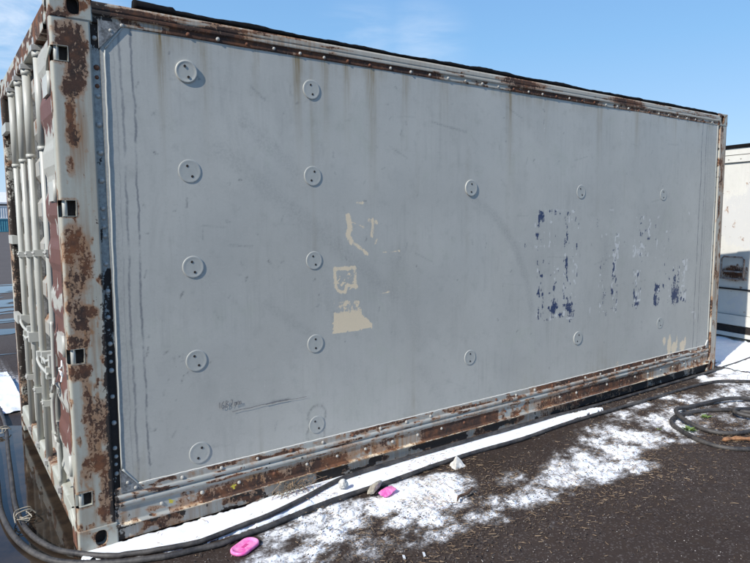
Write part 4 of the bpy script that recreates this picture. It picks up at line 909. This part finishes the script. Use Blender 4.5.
# weeds
def weed(loc, n_, s, label):
    bm = bmesh.new()
    for k in range(n_):
        a = random.uniform(0, 6.28); L = s*random.uniform(.5, 1); w = L*.22; up = random.uniform(.2, .8)
        d = Vector((math.cos(a), math.sin(a), up)).normalized(); u = Vector((-math.sin(a), math.cos(a), 0))
        b0 = Vector((random.uniform(-.01, .01), random.uniform(-.01, .01), 0)); p = [b0, b0+d*L*.45+u*w, b0+d*L*.45-u*w, b0+d*L*.98-Vector((0, 0, L*.12)), b0+d*L*.5+Vector((0, 0, -w*.4))]
        v = [bm.verts.new(q) for q in p]; bm.faces.new((v[0], v[4], v[1])); bm.faces.new((v[0], v[2], v[4])); bm.faces.new((v[4], v[3], v[1])); bm.faces.new((v[4], v[2], v[3]))
    o = bmobj('weed', bm, M['leaf']); o.location = loc; tag(o, label, 'weed')
weed((4.02, -.80, .0), 34, .07, 'small green weed at the near left of the hose coil'); weed((4.42, -.72, .0), 22, .06, 'small green weed at the back of the hose coil'); weed((3.86, -.66, .0), 6, .03, 'tiny green sprig just outside the hose coil')
# dead tuft at the rail foot
bm = bmesh.new()
for k in range(70):
    a = random.uniform(3.3, 6.1); x0 = 1.12+random.gauss(0, .06); L = random.uniform(.04, .13)
    p0 = Vector((x0, -.014, .012+random.random()*.05)); p1 = p0+Vector((math.cos(a)*L*.6, math.sin(a)*L*.35, L*random.uniform(.1, .6))); p2 = p1+Vector((math.cos(a)*L*.5, math.sin(a)*L*.3, -L*random.uniform(-.1, .5)))
    tube(bm, [p0, p1, p2], .0014, 3, False)
tag(bmobj('dead_tuft', bm, M['straw']), 'tuft of dead brown straw caught against the bottom rail', 'tuft')

# scattered litter (stuff)
def scatter(name, n_, gen, mat, label, shape):
    vs = []; fs = []
    for k in range(n_):
        g_ = gen()
        if g_ is None: continue
        shape(vs, fs, *g_)
    me = bpy.data.meshes.new(name); me.from_pydata(vs, [], fs); me.update()
    return tag(mesh_obj(name, me, mat), label, 'litter', None, 'stuff')
def sliver(vs, fs, x, y, L, w, a, z):
    c, s = math.cos(a), math.sin(a); b = len(vs); t = random.uniform(-.25, .35)*L*.3; bend = random.uniform(-.2, .2)*L
    for q, ww in ((-.5, .6), (0, 1), (.5, .4)):
        cx = x+c*L*q - s*bend*(1-4*q*q); cy = y+s*L*q + c*bend*(1-4*q*q); zz = z+t*q
        vs += [(cx-s*w*ww, cy+c*w*ww, zz), (cx+s*w*ww, cy-c*w*ww, zz), (cx, cy, zz+w*1.3)]
    for j in (0, 3):
        fs += [(b+j, b+j+3, b+j+5, b+j+2), (b+j+1, b+j+2, b+j+5, b+j+4)]
def pebble(vs, fs, x, y, r, a, z):
    b = len(vs)
    k = 5
    for i in range(k):
        t = a+i/k*6.283; rr = r*random.uniform(.7, 1.2); vs.append((x+math.cos(t)*rr, y+math.sin(t)*rr, z-r*.2))
    vs.append((x+random.uniform(-.3, .3)*r, y+random.uniform(-.3, .3)*r, z+r*random.uniform(.4, .9)))
    for i in range(k): fs.append((b+i, b+(i+1) % k, b+k))
def dens(x, y):
    d = .025
    for a, b, r, w in ((1.55, -.8, .3, 1), (2.1, -.82, .35, .9), (2.6, -.98, .3, .7), (3.1, -.95, .3, .7), (3.4, -.8, .4, .6), (1.25, -.72, .3, 1), (4.3, -.9, .4, .6), (2.1, -.4, .35, .5), (1.15, -.33, .12, .7), (1.7, -.68, .15, 1), (1.2, -.1, .1, .9), (2.5, -.7, .3, .5), (4.6, -.3, .5, .4)):
        d = max(d, w*math.exp(-((x-a)**2+(y-b)**2)/(r*r)))
    return d
def gen_straw():
    x = random.uniform(.3, 6); y = random.uniform(-1.9, -.04)
    if random.random() > dens(x, y): return None
    L = random.choice((.007, .010, .014, .02, .035))*random.uniform(.6, 1.3); return x, y, L, random.uniform(.0008, .0019), random.uniform(-.9, 1.2) if random.random() < .7 else random.uniform(0, 3.14), ground_fast(x, y)+.005
_gx = np.arange(-1, 9, .03); _gy = np.arange(-3, 1, .03); _GX, _GY = np.meshgrid(_gx, _gy, indexing='ij'); _a, _b = snow_mask(_GX, _GY)
GZ = .024*np.where(_a > .3, _a, 0) + .010*np.where(_b > .6, _b, 0)
def ground_fast(x, y): return float(GZ[int((x+1)/.03), int((y+3)/.03)])
scatter('straw_litter', 30000, gen_straw, M['straw'], 'short bits of dry straw scattered over the asphalt and snow', sliver)
def gen_chip():
    x = random.uniform(.0, 6.5); y = random.uniform(-2.6, -.04)
    if y > -.36 and x < 3.6 and random.random() > .12: return None
    if random.random() > .45+.5*dens(x, y): return None
    return x, y, random.choice((.001, .0013, .0018, .003))*random.uniform(.8, 1.3), random.random()*6, .0
scatter('gravel_litter', 16000, gen_chip, M['chips'], 'pale grit and stone chips scattered over the asphalt', pebble)
def gen_dark():
    x = random.uniform(.3, 6.5); y = random.uniform(-1.7, -.3)
    if random.random() > .2+.7*dens(x, y): return None
    if random.random() < .5: return x, y, random.uniform(.008, .03), random.uniform(.001, .0025), random.uniform(0, 3.14), ground_fast(x, y)+.004
    return x, y, random.uniform(.004, .012), random.uniform(.002, .004), random.uniform(0, 3.14), ground_fast(x, y)+.004
scatter('debris_litter', 9000, gen_dark, M['darkbits'], 'dark crumbs of bark and soil lying on the snow edge', sliver)

# ================================================================== neighbouring container (right)
nb = empty('shipping_container', (7.84, .82, 0), R(-10), 'white and grey shipping container behind the right end of the big grey one', 'shipping container')
NY0, NY1, NH = -1.75, .72, 2.46
ys = np.arange(NY0, NY1, .014); zz = np.arange(.33, 2.26, .014); P = np.zeros((len(ys), len(zz), 3)); P[..., 1] = ys[:, None]; P[..., 2] = zz[None]
Y, Z = P[..., 1], P[..., 2]; P[..., 0] = .02+(fbm(Y*2, Z*2, 171)-.5)*.01
A = Z4(Y); B = Z4(Y)
B[..., 1] = np.clip(.95*sst(ell(Y+(fbm(Y*7, Z*7, 3)-.5)*.2, Z+(fbm(Y*7, Z*7, 4)-.5)*.2, -.4, 1.55, .52, .36), .3, .6)*(.7+.5*fbm(Y*6, Z*6, 173)), 0, 1)
pat = np.clip(sst(.16-np.abs((Z-.42)+(Y+.16)*.85), 0, .05)*sst(.14-np.abs(Y+.18), 0, .04)*(fbm(Y*14, Z*14, 174) > .42), 0, 1)
B[..., 1] = np.maximum(B[..., 1], pat*.95)
A[..., 0] = np.clip(.95*sst(ell(Y, Z, -.15, .86, .17, .10), .2, .9)+.5*sst(fbm(Y*16, Z*16, 175), .66, .8), 0, 1)
grid('end_panel', P, M['grey'], nb, A, B)
def nbox(name, x0, x1, y0, y1, z0, z1, mat, bv=.004):
    bm = bmesh.new(); box(bm, x0, x1, y0, y1, z0, z1); return bmobj(name, bm, mat, nb, bevel=bv)
nbox('body', .03, 6.0, NY0+.02, NY1-.02, .08, NH-.03, M['grey'])
nbox('bottom_rail', -.012, .03, NY0, NY1, .20, .325, M['grey']); nbox('bottom_rail', 0.004, .03, NY0, NY1, .10, .185, M['darkhole']); nbox('bottom_rail', -.02, .03, NY0, NY1, .05, .10, M['grey'])
nbox('top_rail', -.006, .03, NY0, NY1, 2.26, 2.345, M['grey']); nbox('top_rail', -.014, .03, NY0, NY1, 2.352, 2.43, M['grey']); nbox('roof_edge', -.03, 6.0, NY0-.01, NY1+.01, 2.433, 2.475, M['blackrubber'])
nbox('crack_line', .004, .03, NY0, NY1, .648, .668, M['darkhole'], 0)
hb = bmesh.new(); tube(hb, [(-.02, .0, .80), (-.02, .0, 1.04), (-.02, -.03, 1.07), (-.02, -.27, 1.07), (-.02, -.30, 1.04), (-.02, -.30, .80)], .012, 8)
o = bmobj('lift_handle', hb, M['rustgrey'], nb, True)
nbox('handle_bracket', -.02, .03, -.32, .02, .78, .80, M['rustgrey']); nbox('handle_bracket', -.01, .03, -.30, 0, .87, .89, M['rustgrey'])
for k in range(14):
    o = link(bpy.data.objects.new('rivet', rv), nb); o.location = (-.006, NY1-.1-k*.16, 2.30); o.rotation_euler = (0, 0, R(-90)); o.scale = (1.1, 1.1, 1.1)
for k in range(20):
    o = link(bpy.data.objects.new('rivet', rv), nb); o.location = (.02, NY1-.62+.05*math.sin(k), .35+k*.09) ; o.rotation_euler = (0, 0, R(-90))

# ================================================================== far yard on the left
def far_box(name, x, y, lx, ly, hz, z0, mat, label, group):
    e = empty(name, (x, y, z0), R(6), label, 'shipping container', group)
    ys_ = np.linspace(0, lx, int(lx/.14)+1); bm = bmesh.new(); pv = None
    for i, u in enumerate(ys_):
        dd = .04 if i % 2 else 0; c = (bm.verts.new((u-lx/2, dd, .12)), bm.verts.new((u-lx/2, dd, hz-.12)))
        if pv: bm.faces.new((pv[0], c[0], c[1], pv[1]))
        pv = c
    bmobj('side_panel', bm, mat, e)
    bm = bmesh.new(); box(bm, -lx/2+.02, lx/2-.02, .06, ly, .02, hz-.02); bmobj('body', bm, mat, e)
    bm = bmesh.new(); box(bm, -lx/2, lx/2, -.03, .05, 0, .12); box(bm, -lx/2, lx/2, -.03, .05, hz-.12, hz); bmobj('rail', bm, mat, e)
    for s in (-1, 1):
        bm = bmesh.new(); box(bm, s*lx/2-.08, s*lx/2+.08, -.035, .1, 0, hz); bmobj('post', bm, mat, e)
cols = [['blue', 'redc', 'teal'], ['redc', 'blue', 'whitec'], ['teal', 'whitec', 'blue'], ['blue', 'teal', 'redc']]
nm = {'blue': 'blue', 'redc': 'red', 'teal': 'teal', 'whitec': 'white'}
posn = ['leftmost', 'second from left', 'third from left', 'rightmost']; lev = ['bottom', 'middle', 'top']
for i in range(4):
    for k in range(2):
        far_box('shipping_container', -6.5+i*6.6, 98-i*.7, 6.06, 2.4, 1.8, k*1.8+.02, M[cols[i][k]], '%s container, %s one of the %s stack in the far yard' % (nm[cols[i][k]], ('lower', 'upper')[k], posn[i]), 'containers stacked in the far yard')
wh = empty('warehouse', (3, 118, 0), R(6), 'long low warehouse with a white roof beyond the stacked containers', 'warehouse')
bm = bmesh.new(); box(bm, -24, 9, 0, 14, 0, 4.6); bmobj('wall', bm, M['darkhole'], wh)
bm = bmesh.new(); v = [bm.verts.new(p) for p in ((-25, -1, 4.6), (10, -1, 4.6), (10, 7, 6.6), (-25, 7, 6.6), (-25, 15, 4.6), (10, 15, 4.6), (-25, -1, 4.3), (10, -1, 4.3), (-25, 15, 4.3), (10, 15, 4.3))]
for f in ((0, 1, 2, 3), (3, 2, 5, 4), (6, 7, 1, 0), (9, 8, 4, 5), (0, 3, 4, 8, 6), (1, 7, 9, 5, 2), (6, 8, 9, 7)): bm.faces.new([v[i] for i in f])
bmobj('roof', bm, M['whitec'], wh)
